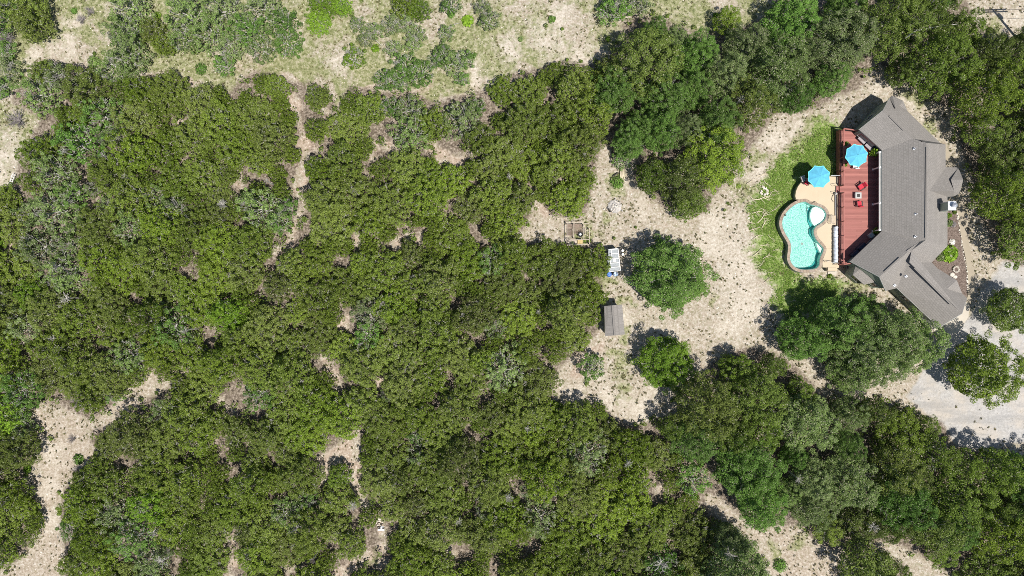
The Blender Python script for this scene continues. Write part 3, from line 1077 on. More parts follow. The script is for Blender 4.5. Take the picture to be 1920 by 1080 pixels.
PO = [c3(*q) for q in [(385, 440), (430, 435), (470, 455), (520, 468), (565, 490), (592, 525), (597, 560), (582, 600), (550, 630), (520, 647), (506, 665), (508, 692), (525, 725), (553, 755), (572, 780), (578, 805),
                       (566, 840), (551, 870), (547, 915), (530, 945), (500, 962), (430, 970), (375, 964), (330, 942), (303, 907), (290, 865), (296, 815), (298, 770), (283, 735), (259, 695), (240, 650), (234, 605), (245, 560), (270, 520), (305, 483), (345, 455)]]
po = P2(PO, ZP)


def resample(poly, step, closed=True):
    out = []
    n = len(poly)
    # catmull-rom
    for i in range(n):
        p0, p1, p2, p3 = (Vector(poly[(i + k - 1) % n]) for k in range(4))
        for s in range(8):
            t_ = s / 8
            out.append(.5 * ((2 * p1) + (-p0 + p2) * t_ + (2 * p0 - 5 * p1 + 4 * p2 - p3) * t_ ** 2 + (-p0 + 3 * p1 - 3 * p2 + p3) * t_ ** 3))
    ln = [0]
    for i in range(len(out)):
        ln.append(ln[-1] + (out[(i + 1) % len(out)] - out[i]).length)
    m_ = int(round(ln[-1] / step))
    res = []
    j = 0
    for k in range(m_):
        tt = ln[-1] * k / m_
        while ln[j + 1] < tt:
            j += 1
        f = (tt - ln[j]) / (ln[j + 1] - ln[j] + 1e-9)
        res.append(out[j].lerp(out[(j + 1) % len(out)], f))
    return res


def offset(pts, d_):
    """pts closed list of Vector2; positive = inward for the orientation"""
    n = len(pts)
    ar = sum(pts[i].x * pts[(i + 1) % n].y - pts[(i + 1) % n].x * pts[i].y for i in range(n))
    sg = 1 if ar > 0 else -1
    out = []
    for i in range(n):
        tdir = (pts[(i + 1) % n] - pts[i - 1]).normalized()
        out.append(pts[i] + Vector((-tdir.y, tdir.x)) * d_ * sg)
    return out


ring_o = resample(po, .38)
ring_i = offset(ring_o, .34)
ring_w = offset(ring_o, .40)
pool = Thing("swimming_pool", "free-form swimming pool with stone coping and turquoise water beside the red deck", "pool", tuple(P(1508, 445, 0)))
n = len(ring_o)
for i in range(n):
    j = (i + 1) % n
    a, b, c_, d_ = ring_o[i], ring_o[j], ring_i[j], ring_i[i]
    ctr = (a + b + c_ + d_) / 4
    q = [ctr + (x - ctr) * .94 for x in (a, b, c_, d_)]
    zt = ZP + .05 + random.uniform(-.008, .008)
    pts = [(x.x, x.y, ZP - .04) for x in q] + [(x.x, x.y, zt) for x in q]
    mb = MB().add(pts, [(0, 1, 5, 4), (1, 2, 6, 5), (2, 3, 7, 6), (3, 0, 4, 7), (4, 5, 6, 7)])
    pool.part("coping_stone", mb, 'coping')
# bond beam under the coping and outer wall
mb = MB()
for i in range(n):
    j = (i + 1) % n
    a, b = ring_o[i], ring_o[j]
    c_, d_ = ring_w[j], ring_w[i]
    zt = ZP + .02
    mb.add([(a.x, a.y, zt), (b.x, b.y, zt), (c_.x, c_.y, zt), (d_.x, d_.y, zt), (a.x, a.y, -.15), (b.x, b.y, -.15)], [(0, 1, 2, 3), (0, 4, 5, 1)])
pool.part("pool_wall", mb, 'poolwall')
mb = MB()
for i in range(n):
    j = (i + 1) % n
    a, b = ring_w[i], ring_w[j]
    mb.add([(a.x, a.y, ZP + .02), (b.x, b.y, ZP + .02), (b.x, b.y, .03), (a.x, a.y, .03)], [(0, 1, 2, 3)])
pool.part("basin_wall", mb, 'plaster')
deep = P2([c3(455, 490), c3(470, 560), c3(500, 640), c3(480, 720), c3(535, 760), c3(560, 800), c3(530, 870), c3(515, 935), c3(420, 952), c3(340, 925), c3(370, 930), c3(430, 938), c3(470, 925), c3(500, 860),
           c3(505, 800), c3(490, 730), c3(455, 700), c3(450, 620), c3(440, 520)], .03)
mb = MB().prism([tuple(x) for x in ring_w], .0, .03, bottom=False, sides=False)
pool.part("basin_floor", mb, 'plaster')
# tanning shelf (white) and its curved riser
sc_ = c3(520, 553)
shelf = []
for k in range(40):
    a = math.tau * k / 40
    shelf.append(c3(520 + 55 * math.cos(a), 556 + (86 if math.sin(a) > 0 else 82) * math.sin(a) * (1 if math.cos(a) > -.2 else .93)))
sh = [Vector(x) for x in P2(shelf, ZP)]
# keep the shelf inside the basin
def clipin(pts):
    out = []
    inn = [tuple(x) for x in offset(ring_o, .45)]
    IX = np.array([p.x for p in pts]); IY = np.array([p.y for p in pts])
    ok = inside(inn, IX, IY)
    arr = np.array(inn)
    for p, k in zip(pts, ok):
        if k:
            out.append(tuple(p))
        else:
            i = np.argmin(np.hypot(arr[:, 0] - p.x, arr[:, 1] - p.y))
            if not out or out[-1] != tuple(arr[i]):
                out.append(tuple(arr[i]))
    return out


pool.part("tanning_shelf", MB().prism(clipin(sh), .04, .68), 'shelf')
bench = [Vector(x) for x in P2([c3(505, 752), c3(520, 750), c3(548, 780), c3(560, 810), c3(550, 828), c3(532, 825), c3(520, 800), c3(508, 775)], .62)]
pool.part("bench_step", MB().prism(clipin(bench), .04, .6), 'shelf')
lo_ = [Vector(x) for x in P2([c3(470, 640), c3(500, 645), c3(495, 690), c3(515, 735), c3(495, 730), c3(470, 715), c3(455, 690), c3(455, 655)], .3)]
pool.part("lower_step", MB().prism(clipin(lo_), .035, .3), 'plasterdeep')
lo_ = [Vector(x) for x in P2([c3(505, 770), c3(525, 830), c3(548, 835), c3(545, 870), c3(528, 925), c3(500, 945), c3(420, 950), c3(360, 938), c3(430, 932), c3(470, 915), c3(495, 880), c3(506, 830), c3(500, 800)], .1)]
pool.part("lower_step", MB().prism(clipin(lo_), .035, .10), 'plasterdeep')
lo_ = [Vector(x) for x in P2([c3(440, 500), c3(462, 500), c3(466, 560), c3(478, 620), c3(500, 650), c3(460, 640), c3(442, 600)], .2)]
pool.part("lower_step", MB().prism(clipin(lo_), .035, .2), 'plasterdeep')
pool.part("water", MB().prism([tuple(x) for x in offset(ring_o, .38)], .78, .80, bottom=False, sides=False), 'water')
dp = P(*c3(400, 760), .05)
pool.part("main_drain", MB().cyl((dp.x, dp.y), .15, .031, .06, 12), 'greystone')
# entry handrails
for k, (cx, cy) in enumerate(((438, 505), (463, 500))):
    pts = []
    for a in range(13):
        an = math.pi * a / 12
        pp = c3(cx, cy - 22 + 55 * a / 12)
        q = P(*pp, ZP)
        pts.append((q.x + .16 * math.sin(an) * (-1 if k == 0 else 1), q.y, .62 + .75 * math.sin(an)))
    pool.part("handrail", MB().tube(pts, .025, 6), 'metal')
pts = [P(*c3(458 + 48 * s / 6, 462 + 6 * math.sin(s)), ZP + .12 + .1 * math.sin(s * .5)) for s in range(7)]
pool.part("grab_rail", MB().tube(pts, .03, 6), 'darkmetal')
p = P(*c3(277, 553), ZP + .05)
pool.part("skimmer_lid", MB().box((p.x, p.y, ZP + .075), (.22, .28, .03), .6), 'darkmetal')

# terrace
TR = [c3(*q) for q in [(383, 441), (357, 438), (352, 415), (357, 380), (372, 345), (398, 312), (430, 288), (470, 272), (540, 270), (641, 275), (668, 276), (668, 932), (655, 936), (655, 955), (585, 955), (585, 932), (549, 930), (549, 905), (552, 872), (566, 840), (578, 805),
                       (572, 780), (553, 755), (525, 725), (508, 692), (506, 665), (520, 647), (550, 630), (582, 600), (597, 560), (592, 525), (565, 490), (520, 468), (470, 455), (430, 435)]]
# let the terrace run 3 cm short of the coping by using the wall under it
tr = P2(TR, ZP)
ter = Thing("pool_terrace", "tan concrete terrace around the pool under the turquoise umbrella", "terrace", tuple(P(1545, 400, 0)))
ter.part("slab", MB().prism(tr, .55, ZP - .0), 'pooldeck')
ter.part("edge_wall", MB().prism([tuple(Vector(q) * 1.0) for q in tr], -.15, .548, top=False), 'poolwall')
for a, b in ((c3(516, 345), c3(516, 465)), (c3(585, 795), c3(640, 795)), (c3(597, 560), c3(640, 560))):
    ter.part("control_joint", MB().bar(P(*a, ZP + .001), P(*b, ZP + .001), .02, .008), 'walk')
# step at the south end of the terrace
single("terrace_step", MB().prism(P2([c3(588, 930), c3(648, 930), c3(648, 953), c3(588, 953)], 1.0), ZP - .0, 1.0), 'pooldeck', "small raised tan step at the tip of the pool terrace by the cover roll", "step")
single("stepping_slab", MB().prism(P2([c3(590, 960), c3(645, 960), c3(650, 985), c3(585, 985)], .05), -.1, .06), 'apron', "pale stone slab on the grass just off the pool terrace step", "slab")

# pool cover roll
roll = Thing("pool_cover_roll", "long rolled white and grey pool cover lying on the terrace against the deck", "pool cover", tuple(P(1567, 460, ZP)))
y0_, y1_ = yv(425, 1.3), yv(493, 1.3)
xr = P(1567.3, 0, 1.3).x
pts, rr = [], []
for k in range(40):
    f = k / 39
    pts.append((xr + .03 * math.sin(k * 1.3), y0_ + (y1_ - y0_) * f, 1.22 + .02 * math.sin(k * 2.1)))
    rr.append(.27 + .02 * math.sin(k * 2.7) + .015 * random.random())
roll.part("cover", MB().tube(pts, rr, 12), simple("silver_cover", (.62, .66, .74), .45, .3, 1.6), smooth=True)
for yy in (y0_ + .15, y1_ - .15):
    mb = MB().bar((xr - .3, yy, ZP), (xr, yy, 1.2), .05, .05).bar((xr + .3, yy, ZP), (xr, yy, 1.2), .05, .05)
    roll.part("stand", mb, 'darkmetal')
mb = MB()
for k in range(5):
    yy = y0_ + (y1_ - y0_) * (k + .5) / 5
    mb.tube([(xr + .3 * math.cos(a), yy, 1.22 + .3 * math.sin(a)) for a in [math.tau * j / 10 for j in range(11)]], .012, 4, False)
roll.part("strap", mb, 'navy')

# wire side table / cart by the terrace
wt = Thing("wire_rack", "tan wire-mesh rack standing on the terrace beside the deck railing", "rack", tuple(P(1561, 412, ZP)))
c0, c1 = P(1557.5, 419, 1.5), P(1566, 404, 1.5)
mb = MB()
for k in range(6):
    f = k / 5
    xx = c0.x + (c1.x - c0.x) * f
    mb.bar((xx, c0.y, 1.5), (xx, c1.y, 1.5), .02, .02)
for k in range(9):
    yy = c0.y + (c1.y - c0.y) * k / 8
    mb.bar((c0.x, yy, 1.52), (c1.x, yy, 1.52), .02, .02)
wt.part("wire_top", mb, 'wood')
for a in (c0.x, c1.x):
    for b in (c0.y, c1.y):
        wt.part("leg", MB().bar((a, b, ZP), (a, b, 1.5), .03, .03), 'darkmetal')

# round lamp / pipe post near the steps
lp = Thing("pump_pipe", "grey pipe run with round cap along the terrace edge by the deck steps", "pipe", tuple(P(1567, 365, ZP)))
c_ = P(1567.5, 363, 1.2)
lp.part("round_cap", MB().cyl((c_.x, c_.y), .17, ZP, 1.25, 14).cyl((c_.x, c_.y), .1, 1.25, 1.35, 12), 'greystone')
lp.part("pipe", MB().tube([(c_.x, c_.y - .15, 1.05), (c_.x, P(1567, 404, 1).y, 1.0)], .05, 8), 'metal')
lp.part("hose", MB().tube([(c_.x - .1, c_.y, 1.1), (c_.x - .35, c_.y - .3, .95), (c_.x - .42, c_.y - .7, .94), (c_.x - .2, c_.y - 1.0, .94)], .03, 6), 'darkmetal')
mb = MB()
p1, p2 = P(1558, 329, 1.6), P(1577, 329, 1.6)
ft = Thing("gate_bar", "horizontal grey gate bar between the umbrella terrace and the deck railing", "gate", (p1.x, p1.y, ZP))
ft.part("rail", MB().bar(p1, p2, .07, .05), 'metal')
for p in (p1, p2):
    ft.part("post", MB().bar((p.x, p.y, ZP), (p.x, p.y, 1.62), .06, .06), 'darkmetal')
ft.part("lower_rail", MB().bar(p1 - Vector((0, 0, .5)), p2 - Vector((0, 0, .5)), .05, .04), 'darkmetal')
p = c3(583, 888)
g1_, g2_ = P(*c3(583, 890), 1.7), P(*c3(668, 900), 1.7)
gt = Thing("gate_bar", "thin pale gate bar across the tip of the terrace below the cover roll", "gate", (g1_.x, g1_.y, ZP))
gt.part("rail", MB().bar(g1_, g2_, .05, .05), 'trim')
for q in (g1_, g2_):
    gt.part("post", MB().bar((q.x, q.y, ZP), (q.x, q.y, 1.72), .05, .05), 'darkmetal')


# ------------------------------------------------------------------ umbrellas
def umbrella(px, py, zb, r, h, rot, label):
    c = P(px, py, h)
    th = Thing("patio_umbrella", label, "umbrella", (c.x, c.y, zb), "turquoise umbrellas by the pool")
    rise = .42
    ang = [rot + k * math.tau / 8 for k in range(8)]
    apex = Vector((c.x, c.y, h + .05))
    for k in range(8):
        a0, a1 = ang[k], ang[k] + math.tau / 8
        rows = []
        nr, ns = 5, 5
        for i in range(nr + 1):
            f = i / nr
            row = []
            for j in range(ns + 1):
                g_ = j / ns
                e0 = Vector((math.cos(a0), math.sin(a0), 0)) * r * f
                e1 = Vector((math.cos(a1), math.sin(a1), 0)) * r * f
                q = e0.lerp(e1, g_)
                sag = math.sin(math.pi * g_)
                q = q * (1 - .05 * sag * f)
                zz = -rise * (f ** 1.15) - .07 * sag * f * (1 - f * .4)
                row.append(apex + q + Vector((0, 0, zz)))
            rows.append(row)
        mb = MB()
        vs = [p for row in rows for p in row]
        fs = [(i * (ns + 1) + j, (i + 1) * (ns + 1) + j, (i + 1) * (ns + 1) + j + 1, i * (ns + 1) + j + 1) for i in range(nr) for j in range(ns)]
        mb.add(vs, fs)
        pn = th.part("canopy_panel", mb, 'canopy')
        ed = [Vector(p) for p in rows[-1]]
        mb2 = MB()
        for p, q in zip(ed[:-1], ed[1:]):
            mb2.bar(p + Vector((0, 0, .01)), q + Vector((0, 0, .01)), .07, .05)
        th.part("binding", mb2, 'canopyedge', pn)
        tip = apex + Vector((math.cos(a0), math.sin(a0), 0)) * (r + .02) + Vector((0, 0, -rise - .03))
        th.part("rib", MB().tube([apex - Vector((0, 0, .06)), tip], .012, 5), 'darkmetal')
    th.part("pole", MB().cyl((c.x, c.y), .025, zb, h, 8), 'darkmetal')
    th.part("finial", MB().cyl((c.x, c.y), .035, h, h + .16, 8, .02), 'darkmetal')
    th.part("foot", MB().cyl((c.x, c.y), .26, zb, zb + .07, 14), 'darkmetal')
    return c


umbrella(1537.8, 330.2, ZP, 1.40, 3.25, .38, "turquoise eight-panel umbrella open over the rounded end of the pool terrace")
uc = umbrella(1608.5, 290.3, ZD, 1.38, 3.75, .20, "turquoise eight-panel umbrella open over the dining table on the red deck")


# ------------------------------------------------------------------ furniture
def lounge_chair(px, py, rz, label, zb=ZD, cushion='redcush', size=.68, group=None, name="lounge_chair"):
    p = P(px, py, zb + .4)
    th = Thing(name, label, "chair", (p.x, p.y, zb), group)
    cs, sn = math.cos(rz), math.sin(rz)

    def w_(x, y, z_):
        return (p.x + x * cs - y * sn, p.y + x * sn + y * cs, zb + z_)
    s = size / .68
    def bx(name, c, sz, mat, tilt=None):
        mb = MB().box((0, 0, 0), sz, 0, tilt)
        mb.v = [w_(v[0] * s + c[0] * s, v[1] * s + c[1] * s, v[2] + c[2]) for v in mb.v]
        th.part(name, mb, mat)
    bx("seat", (.05, 0, .40), (.62, .58, .12), cushion)
    bx("backrest", (-.36, 0, .68), (.12, .58, .60), cushion, ('Y', -.32))
    for sg in (-1, 1):
        bx("armrest", (0, sg * .36, .58), (.66, .09, .05), 'darkmetal' if cushion == 'redcush' else 'white')
    for a in (-.3, .32):
        for sg in (-1, 1):
            bx("leg", (a, sg * .35, .28), (.06, .06, .56), 'darkmetal' if cushion == 'redcush' else 'white')
    return th


lounge_chair(1615, 350, math.radians(215), "red cushioned lounge chair turned askew above the small grey fire table")
lounge_chair(1611, 382.5, math.radians(95), "red cushioned lounge chair just below the small grey fire table", size=.62)
ftb = Thing("fire_table", "square pale grey fire table with dark grate between two red chairs", "table", tuple(P(1609, 366.5, ZD)))
c = P(1609.5, 366.5, ZD + .5)
mb = MB()
for dx, dy, sx, sy in ((0, .28, .74, .18), (0, -.28, .74, .18), (-.28, 0, .18, .38), (.28, 0, .18, .38)):
    mb.box((c.x + dx, c.y + dy, ZD + .5), (sx, sy, .06))
ftb.part("table_top", mb, 'trim')
ftb.part("base", MB().box((c.x, c.y, ZD + .24), (.6, .6, .46)), 'greystone')
ftb.part("grate", MB().box((c.x, c.y, ZD + .485), (.37, .37, .05)), 'darkmetal')

# dining set under the deck umbrella
dt = Thing("dining_table", "round pale table standing beneath the umbrella on the red deck", "table", (uc.x, uc.y, ZD))
dt.part("table_top", MB().cyl((uc.x, uc.y), .62, ZD + .70, ZD + .74, 24), 'trim')
for k in range(4):
    a = k * math.pi / 2 + .4
    dt.part("leg", MB().bar((uc.x + .42 * math.cos(a), uc.y + .42 * math.sin(a), ZD), (uc.x + .42 * math.cos(a), uc.y + .42 * math.sin(a), ZD + .7), .05, .05), 'white')
q = P(1601.5, 313.5, ZD + .5)
lounge_chair(1603.5, 311.5, math.radians(95), "white framed dining chair poking out below the deck umbrella", cushion='white', size=.56, name="dining_chair")
lounge_chair(1592, 294, math.radians(5), "white dining chair hidden under the deck umbrella on its railing side", cushion='white', size=.56, name="dining_chair")

# cushioned benches beside the wall of the north-west wing
for (pa_, pb_), lb in ((((1610.5, 257), (1622, 268)), "grey mauve cushioned bench against the house wall, nearer the deck corner"),
                       (((1623.5, 270), (1634, 280)), "grey mauve cushioned bench against the house wall, nearer the potted palm")):
    a, b = P(*pa_, ZD + .45), P(*pb_, ZD + .45)
    th = Thing("cushioned_bench", lb, "bench", (a.x, a.y, ZD), "grey benches along the house wall")
    d = (b - a).normalized()
    n_ = Vector((-d.y, d.x, 0))
    if n_.x < 0: n_ = -n_
    th.part("seat", MB().bar(a, b, .48, .16), 'cush')
    th.part("backrest", MB().bar(a + n_ * .28 + Vector((0, 0, .22)), b + n_ * .28 + Vector((0, 0, .22)), .1, .55), 'navy')
    for f in (.06, .94):
        q = a.lerp(b, f)
        th.part("leg", MB().box((q.x, q.y, ZD + .18), (.3, .08, .36), math.atan2(d.y, d.x) + math.pi / 2), 'darkmetal')


def leafy(px, py, h0, r, label, nleaf=260, mat='bright', hgt=.5, name="garden_shrub", cat="shrub", group=None, pot=False, seed=0, spiky=False):
    p = P(px, py, h0 + hgt * .6)
    th = Thing(name, label, cat, (p.x, p.y, h0), group)
    rn = np.random.RandomState(seed + 11)
    zb = h0
    if pot:
        th.part("pot", MB().tube([(p.x, p.y, h0), (p.x, p.y, h0 + .34)], [.13, .2], 12), 'terracotta')
        zb = h0 + .3
    d = rn.normal(size=(nleaf, 3))
    d /= np.linalg.norm(d, axis=1)[:, None]
    d[:, 2] = np.abs(d[:, 2])
    rad = (.35 + .65 * rn.rand(nleaf)) ** .7
    c = d * rad[:, None] * np.array([r, r, hgt]) + np.array([p.x, p.y, zb + .05])
    s = (.05 + .07 * rn.rand(nleaf)) * (1.6 if spiky else 1)
    vs = leaf_quads(rn, c, d, s, 1.9 if spiky else 1.2)
    me = np_mesh("foliage", vs - np.array([p.x, p.y, h0]), np.arange(nleaf * 4).reshape(-1, 4), mat, 4)
    o = bpy.data.objects.new("foliage", me)
    COL.objects.link(o)
    o.parent = th.o
    mb = MB()
    for k in range(5):
        a = rn.rand() * 6.28
        mb.tube([(p.x, p.y, h0 + .02), (p.x + .6 * r * math.cos(a), p.y + .6 * r * math.sin(a), zb + hgt * .6)], [.02, .008], 4)
    th.part("stem", mb, 'bark')
    return th


def leaf_quads(rn, c, d, s, asp=1.3, jitter=.55):
    """quads centred at c facing roughly along d; returns (4n,3)"""
    n = len(c)
    nn = d + rn.normal(size=(n, 3)) * jitter
    nn[:, 2] += .45
    nn /= np.linalg.norm(nn, axis=1)[:, None]
    rv = rn.normal(size=(n, 3))
    u = np.cross(nn, rv)
    u /= np.linalg.norm(u, axis=1)[:, None]
    v = np.cross(nn, u)
    u = u * s[:, None] * asp
    v = v * s[:, None]
    k = rn.uniform(.55, 1.1, size=(n, 4, 1))
    q = np.stack([c - u * k[:, 0], c - v * k[:, 1], c + u * k[:, 2], c + v * k[:, 3]], 1)
    return q.reshape(-1, 3)


leafy(1585.5, 269.5, ZD, .26, "small potted green plant at the railing above the deck umbrella", 120, pot=True, hgt=.5, name="potted_plant", cat="plant", seed=1)
leafy(1583.5, 309.5, ZD, .24, "small potted green plant at the railing below the deck umbrella", 120, pot=True, hgt=.4, name="potted_plant", cat="plant", seed=2)
leafy(1641, 284.5, ZD, .52, "leafy potted palm in the inner corner of the deck by the benches", 260, pot=True, hgt=1.0, name="potted_plant", cat="plant", seed=3, spiky=True)
leafy(1643.5, 433, ZD, .42, "potted plant in the porch shade beside the pale box", 220, pot=True, hgt=.9, name="potted_plant", cat="plant", seed=4)
p = P(1634.5, 441, ZD + .5)
bx_ = Thing("storage_box", "pale lilac box with lid in the porch shade beside a potted plant", "box", (p.x, p.y, ZD))
bx_.part("body", MB().box((p.x, p.y, ZD + .25), (.5, .5, .5), .7), 'pot')
bx_.part("lid", MB().box((p.x, p.y, ZD + .52), (.54, .54, .05), .7), 'trim')
for (a, b), lb in ((((1601, 481), (1611, 471)), "dark navy covered grill under the eave, next to the deck corner"),
                   (((1613, 469), (1624, 458)), "dark navy covered counter under the eave, between grill and box"),):
    a, b = P(*a, ZD + .9), P(*b, ZD + .9)
    th = Thing("covered_grill", lb, "grill", ((a.x + b.x) / 2, (a.y + b.y) / 2, ZD))
    th.part("cover", MB().bar(a - Vector((0, 0, .45)), b - Vector((0, 0, .45)), .62, .88), 'navy')
    th.part("hood", MB().bar(a.lerp(b, .12) + Vector((0, 0, .06)), b.lerp(a, .12) + Vector((0, 0, .06)), .42, .14), 'navy')

# loungers beneath the pool umbrella
lounge_chair(1512.5, 341.5, math.radians(60), "dark chair with red cushion peeking out from under the terrace umbrella", zb=ZP, size=.6)
lounge_chair(1505.5, 335, math.radians(20), "pale grey chair at the rounded terrace rim under the umbrella", zb=ZP, cushion='cush', size=.56)

# urn and small items by the terrace tip
for px, py, r, mt, lb, cat, nm in ((1590.5, 501, .22, 'greystone', "round grey stone urn in the shade beside the deck corner", "urn", "stone_urn"),):
    p = P(px, py, .5)
    th = Thing(nm, lb, cat, (p.x, p.y, 0))
    th.part("bowl", MB().tube([(p.x, p.y, 0), (p.x, p.y, .25), (p.x, p.y, .5)], [.12, .16, .27], 14), mt)
    th.part("soil", MB().cyl((p.x, p.y), .21, .5, .515, 12), 'mulch')
leafy(1557, 518, 0, .32, "dark little shrub on the lawn just off the terrace step", 160, 'juniper_dark', .4, seed=5)
leafy(1563, 522, 0, .25, "pale little shrub beside the terrace step", 110, 'oak', .3, seed=6)

# ------------------------------------------------------------------ mulch bed, walkway, apron
BED = [(1776, 394), (1792, 392), (1797, 420), (1803, 458), (1810, 490), (1813, 520), (1813, 556), (1800, 560), (1755, 510), (1744, 492), (1776, 463)]
o = MB().prism(P2(BED, .06), -.1, .06).build("mulch_bed", 'mulch')
props(o, "dark brown mulch bed between the house and the curved walkway", kind="structure")
WALK = [(1790, 340), (1801, 340), (1806, 380), (1811, 420), (1818, 460), (1826, 500), (1829, 535), (1826, 560), (1822, 600), (1800, 618), (1768, 622), (1752, 612), (1775, 600), (1806, 572), (1814.5, 555), (1815, 520), (1811, 485), (1804, 455), (1798, 418), (1793, 390)]
o = MB().prism(P2(WALK[:8] + [(1818, 572), (1812, 566)] + WALK[14:], .05), -.1, .045).build("walkway", 'walk')
props(o, "tan concrete walkway curving along the mulch bed", kind="structure")
o = MB().prism(P2([(1774, 272), (1786, 300), (1795, 335), (1790, 338), (1770, 330), (1768, 275)], .05), -.1, .052).build("side_pavement", 'walk')
props(o, "tan concrete pavement tucked beside the entry gable", kind="structure")
o = MB().prism(P2([(1812.3, 566.5), (1818, 572.5), (1816, 594), (1796, 625), (1762, 633), (1745, 612), (1700, 560), (1740, 570), (1790, 560)], .05), -.1, .047).build("garage_apron", 'apron')
props(o, "pale concrete apron in front of the garage wing", kind="structure")
# white edging stones along the bed
k = 0
eds = [(1795, 400), (1798, 420), (1801, 440), (1804, 458), (1808, 478), (1811, 495), (1813.5, 515), (1814, 535), (1814, 552)]
rs = random.Random(5)
for i in range(len(eds) - 1):
    n = 4
    for j in range(n):
        f = j / n
        x_ = eds[i][0] + (eds[i + 1][0] - eds[i][0]) * f + rs.uniform(-.9, .6)
        y_ = eds[i][1] + (eds[i + 1][1] - eds[i][1]) * f + rs.uniform(-1.6, 1.6)
        p = P(x_, y_, .1)
        sz = rs.uniform(.05, .14)
        single("edging_stone", MB().blob((p.x, p.y, .08), sz, (1, 1.2, .6), 4, 6, k), 'rock',
               f"{CARD(k)} pale edging stone along the mulch bed, counted from the chimney", "stone", group="edging stones of the mulch bed")
        k += 1
leafy(1783.5, 475, .06, 1.05, "bright green rounded shrub in the mulch bed", 1300, 'bright', .9, seed=7, spiky=True)
leafy(1766, 481, .06, .62, "grey-green shrub beside the bright one, in the inner corner of the house", 500, 'oak', .6, seed=8)
leafy(1781.5, 418, .06, .45, "loose grey-green shrub at the narrow end of the mulch bed", 260, 'oak', .5, seed=9)
leafy(1780, 404, .06, .35, "little bright shrub below the chimney", 160, 'bright', .4, seed=10)
leafy(1788, 420, .06, .4, "mauve-grey sage clump at the narrow end of the mulch bed", 240, 'deadpurple', .35, seed=12)
leafy(1786, 453.5, .06, .38, "clump of white flowers in the mulch bed above the green shrub", 150, 'flower', .22, seed=13, name="flower_clump", cat="flowers")
leafy(1790.5, 397.5, .06, .25, "tiny dark shrub beside the chimney and walkway", 100, 'juniper_dark', .3, seed=14)
p = P(1793.5, 505, .3)
th = Thing("stone_planter", "round planter ringed with white stone in the mulch bed", "planter", (p.x, p.y, .06))
for k in range(11):
    a = k * math.tau / 11
    th.part("ring_stone", MB().blob((p.x + .34 * math.cos(a), p.y + .34 * math.sin(a), .2), .12, (1, 1, 1.2), 4, 6, k), 'rock')
th.part("soil", MB().cyl((p.x, p.y), .26, .06, .2, 12), 'mulch')
for px, py, r, lb in ((1785, 515, .26, "flat white boulder under the small gable, nearer the planter"), (1790.5, 519, .24, "flat white boulder under the small gable, nearer the walkway")):
    p = P(px, py, .15)
    single("flat_boulder", MB().blob((p.x, p.y, .14), r, (1.2, .9, .5), 5, 8, int(px)), 'rock', lb, "boulder")

# ------------------------------------------------------------------ SHED
def sp(px, py, h): return P(px, py, h)
shed = Thing("garden_shed", "small gabled shed with grey shingle roof at the edge of the juniper wood", "shed", tuple(P(1150, 600, 0)))
E = {'nw': (1133, 574, 2.2), 'ne': (1166.5, 571, 2.2), 'sw': (1134.5, 630, 2.2), 'se': (1171.5, 627, 2.2), 'rn': (1148.5, 572.5, 2.75), 'rs': (1153, 629, 2.75)}
E = {k: P(*v) for k, v in E.items()}
bm = bmesh.new()
uvl = bm.loops.layers.uv.new("UVMap")
for f in (('nw', 'sw', 'rs', 'rn'), ('rn', 'rs', 'se', 'ne')):
    for dz in (0, -.09):
        vs = [bm.verts.new(E[k] + Vector((0, 0, dz)) - Vector(shed.loc)) for k in (f if dz == 0 else f[::-1])]
        fc = bm.faces.new(vs)
        d = (E['rs'] - E['rn']).normalized()
        for l in fc.loops:
            l[uvl].uv = (l.vert.co.dot(d), (l.vert.co - l.vert.co.dot(d) * d).length * (1 if f[0] == 'nw' else -1))
    for i in range(4):
        a, b = E[f[i]] - Vector(shed.loc), E[f[(i + 1) % 4]] - Vector(shed.loc)
        dn = Vector((0, 0, -.09))
        bm.faces.new([bm.verts.new(x) for x in (a + dn, b + dn, b, a)])
me = bpy.data.meshes.new("roof"); bm.to_mesh(me); bm.free(); me.materials.append(M['shingle'])
o = bpy.data.objects.new("roof", me); COL.objects.link(o); o.parent = shed.o
shed.part("ridge_cap", MB().bar(E['rn'] + Vector((0, 0, .02)), E['rs'] + Vector((0, 0, .02)), .26, .05), 'shingle', o)
ins = [E['nw'].lerp(E['se'], .07), E['ne'].lerp(E['sw'], .07), E['se'].lerp(E['nw'], .07), E['sw'].lerp(E['ne'], .07)]
shed.part("wall", MB().prism([tuple(x[:2]) for x in ins], -.1, 2.15, top=False), 'wall')
for a, b, rr_ in ((ins[0], ins[1], E['rn']), (ins[3], ins[2], E['rs'])):
    md = (a + b) / 2
    dn = (b - a).normalized(); nn_ = Vector((-dn.y, dn.x, 0)) * .05
    q = [Vector((a.x, a.y, 2.14)), Vector((b.x, b.y, 2.14)), Vector((md.x, md.y, 2.66))]
    shed.part("gable_wall", MB().add([x - nn_ for x in q] + [x + nn_ for x in q], [(0, 1, 2), (5, 4, 3), (0, 3, 4, 1), (1, 4, 5, 2), (2, 5, 3, 0)]), 'wall')
md = (ins[3] + ins[2]) / 2
dr = shed.part("door", MB().box((md.x, md.y - .03, 1.0), (.85, .06, 1.95), math.atan2((ins[2] - ins[3]).y, (ins[2] - ins[3]).x)), 'trim')
shed.part("handle", MB().box((md.x + .3, md.y - .08, 1.0), (.05, .05, .16)), 'darkmetal', dr)

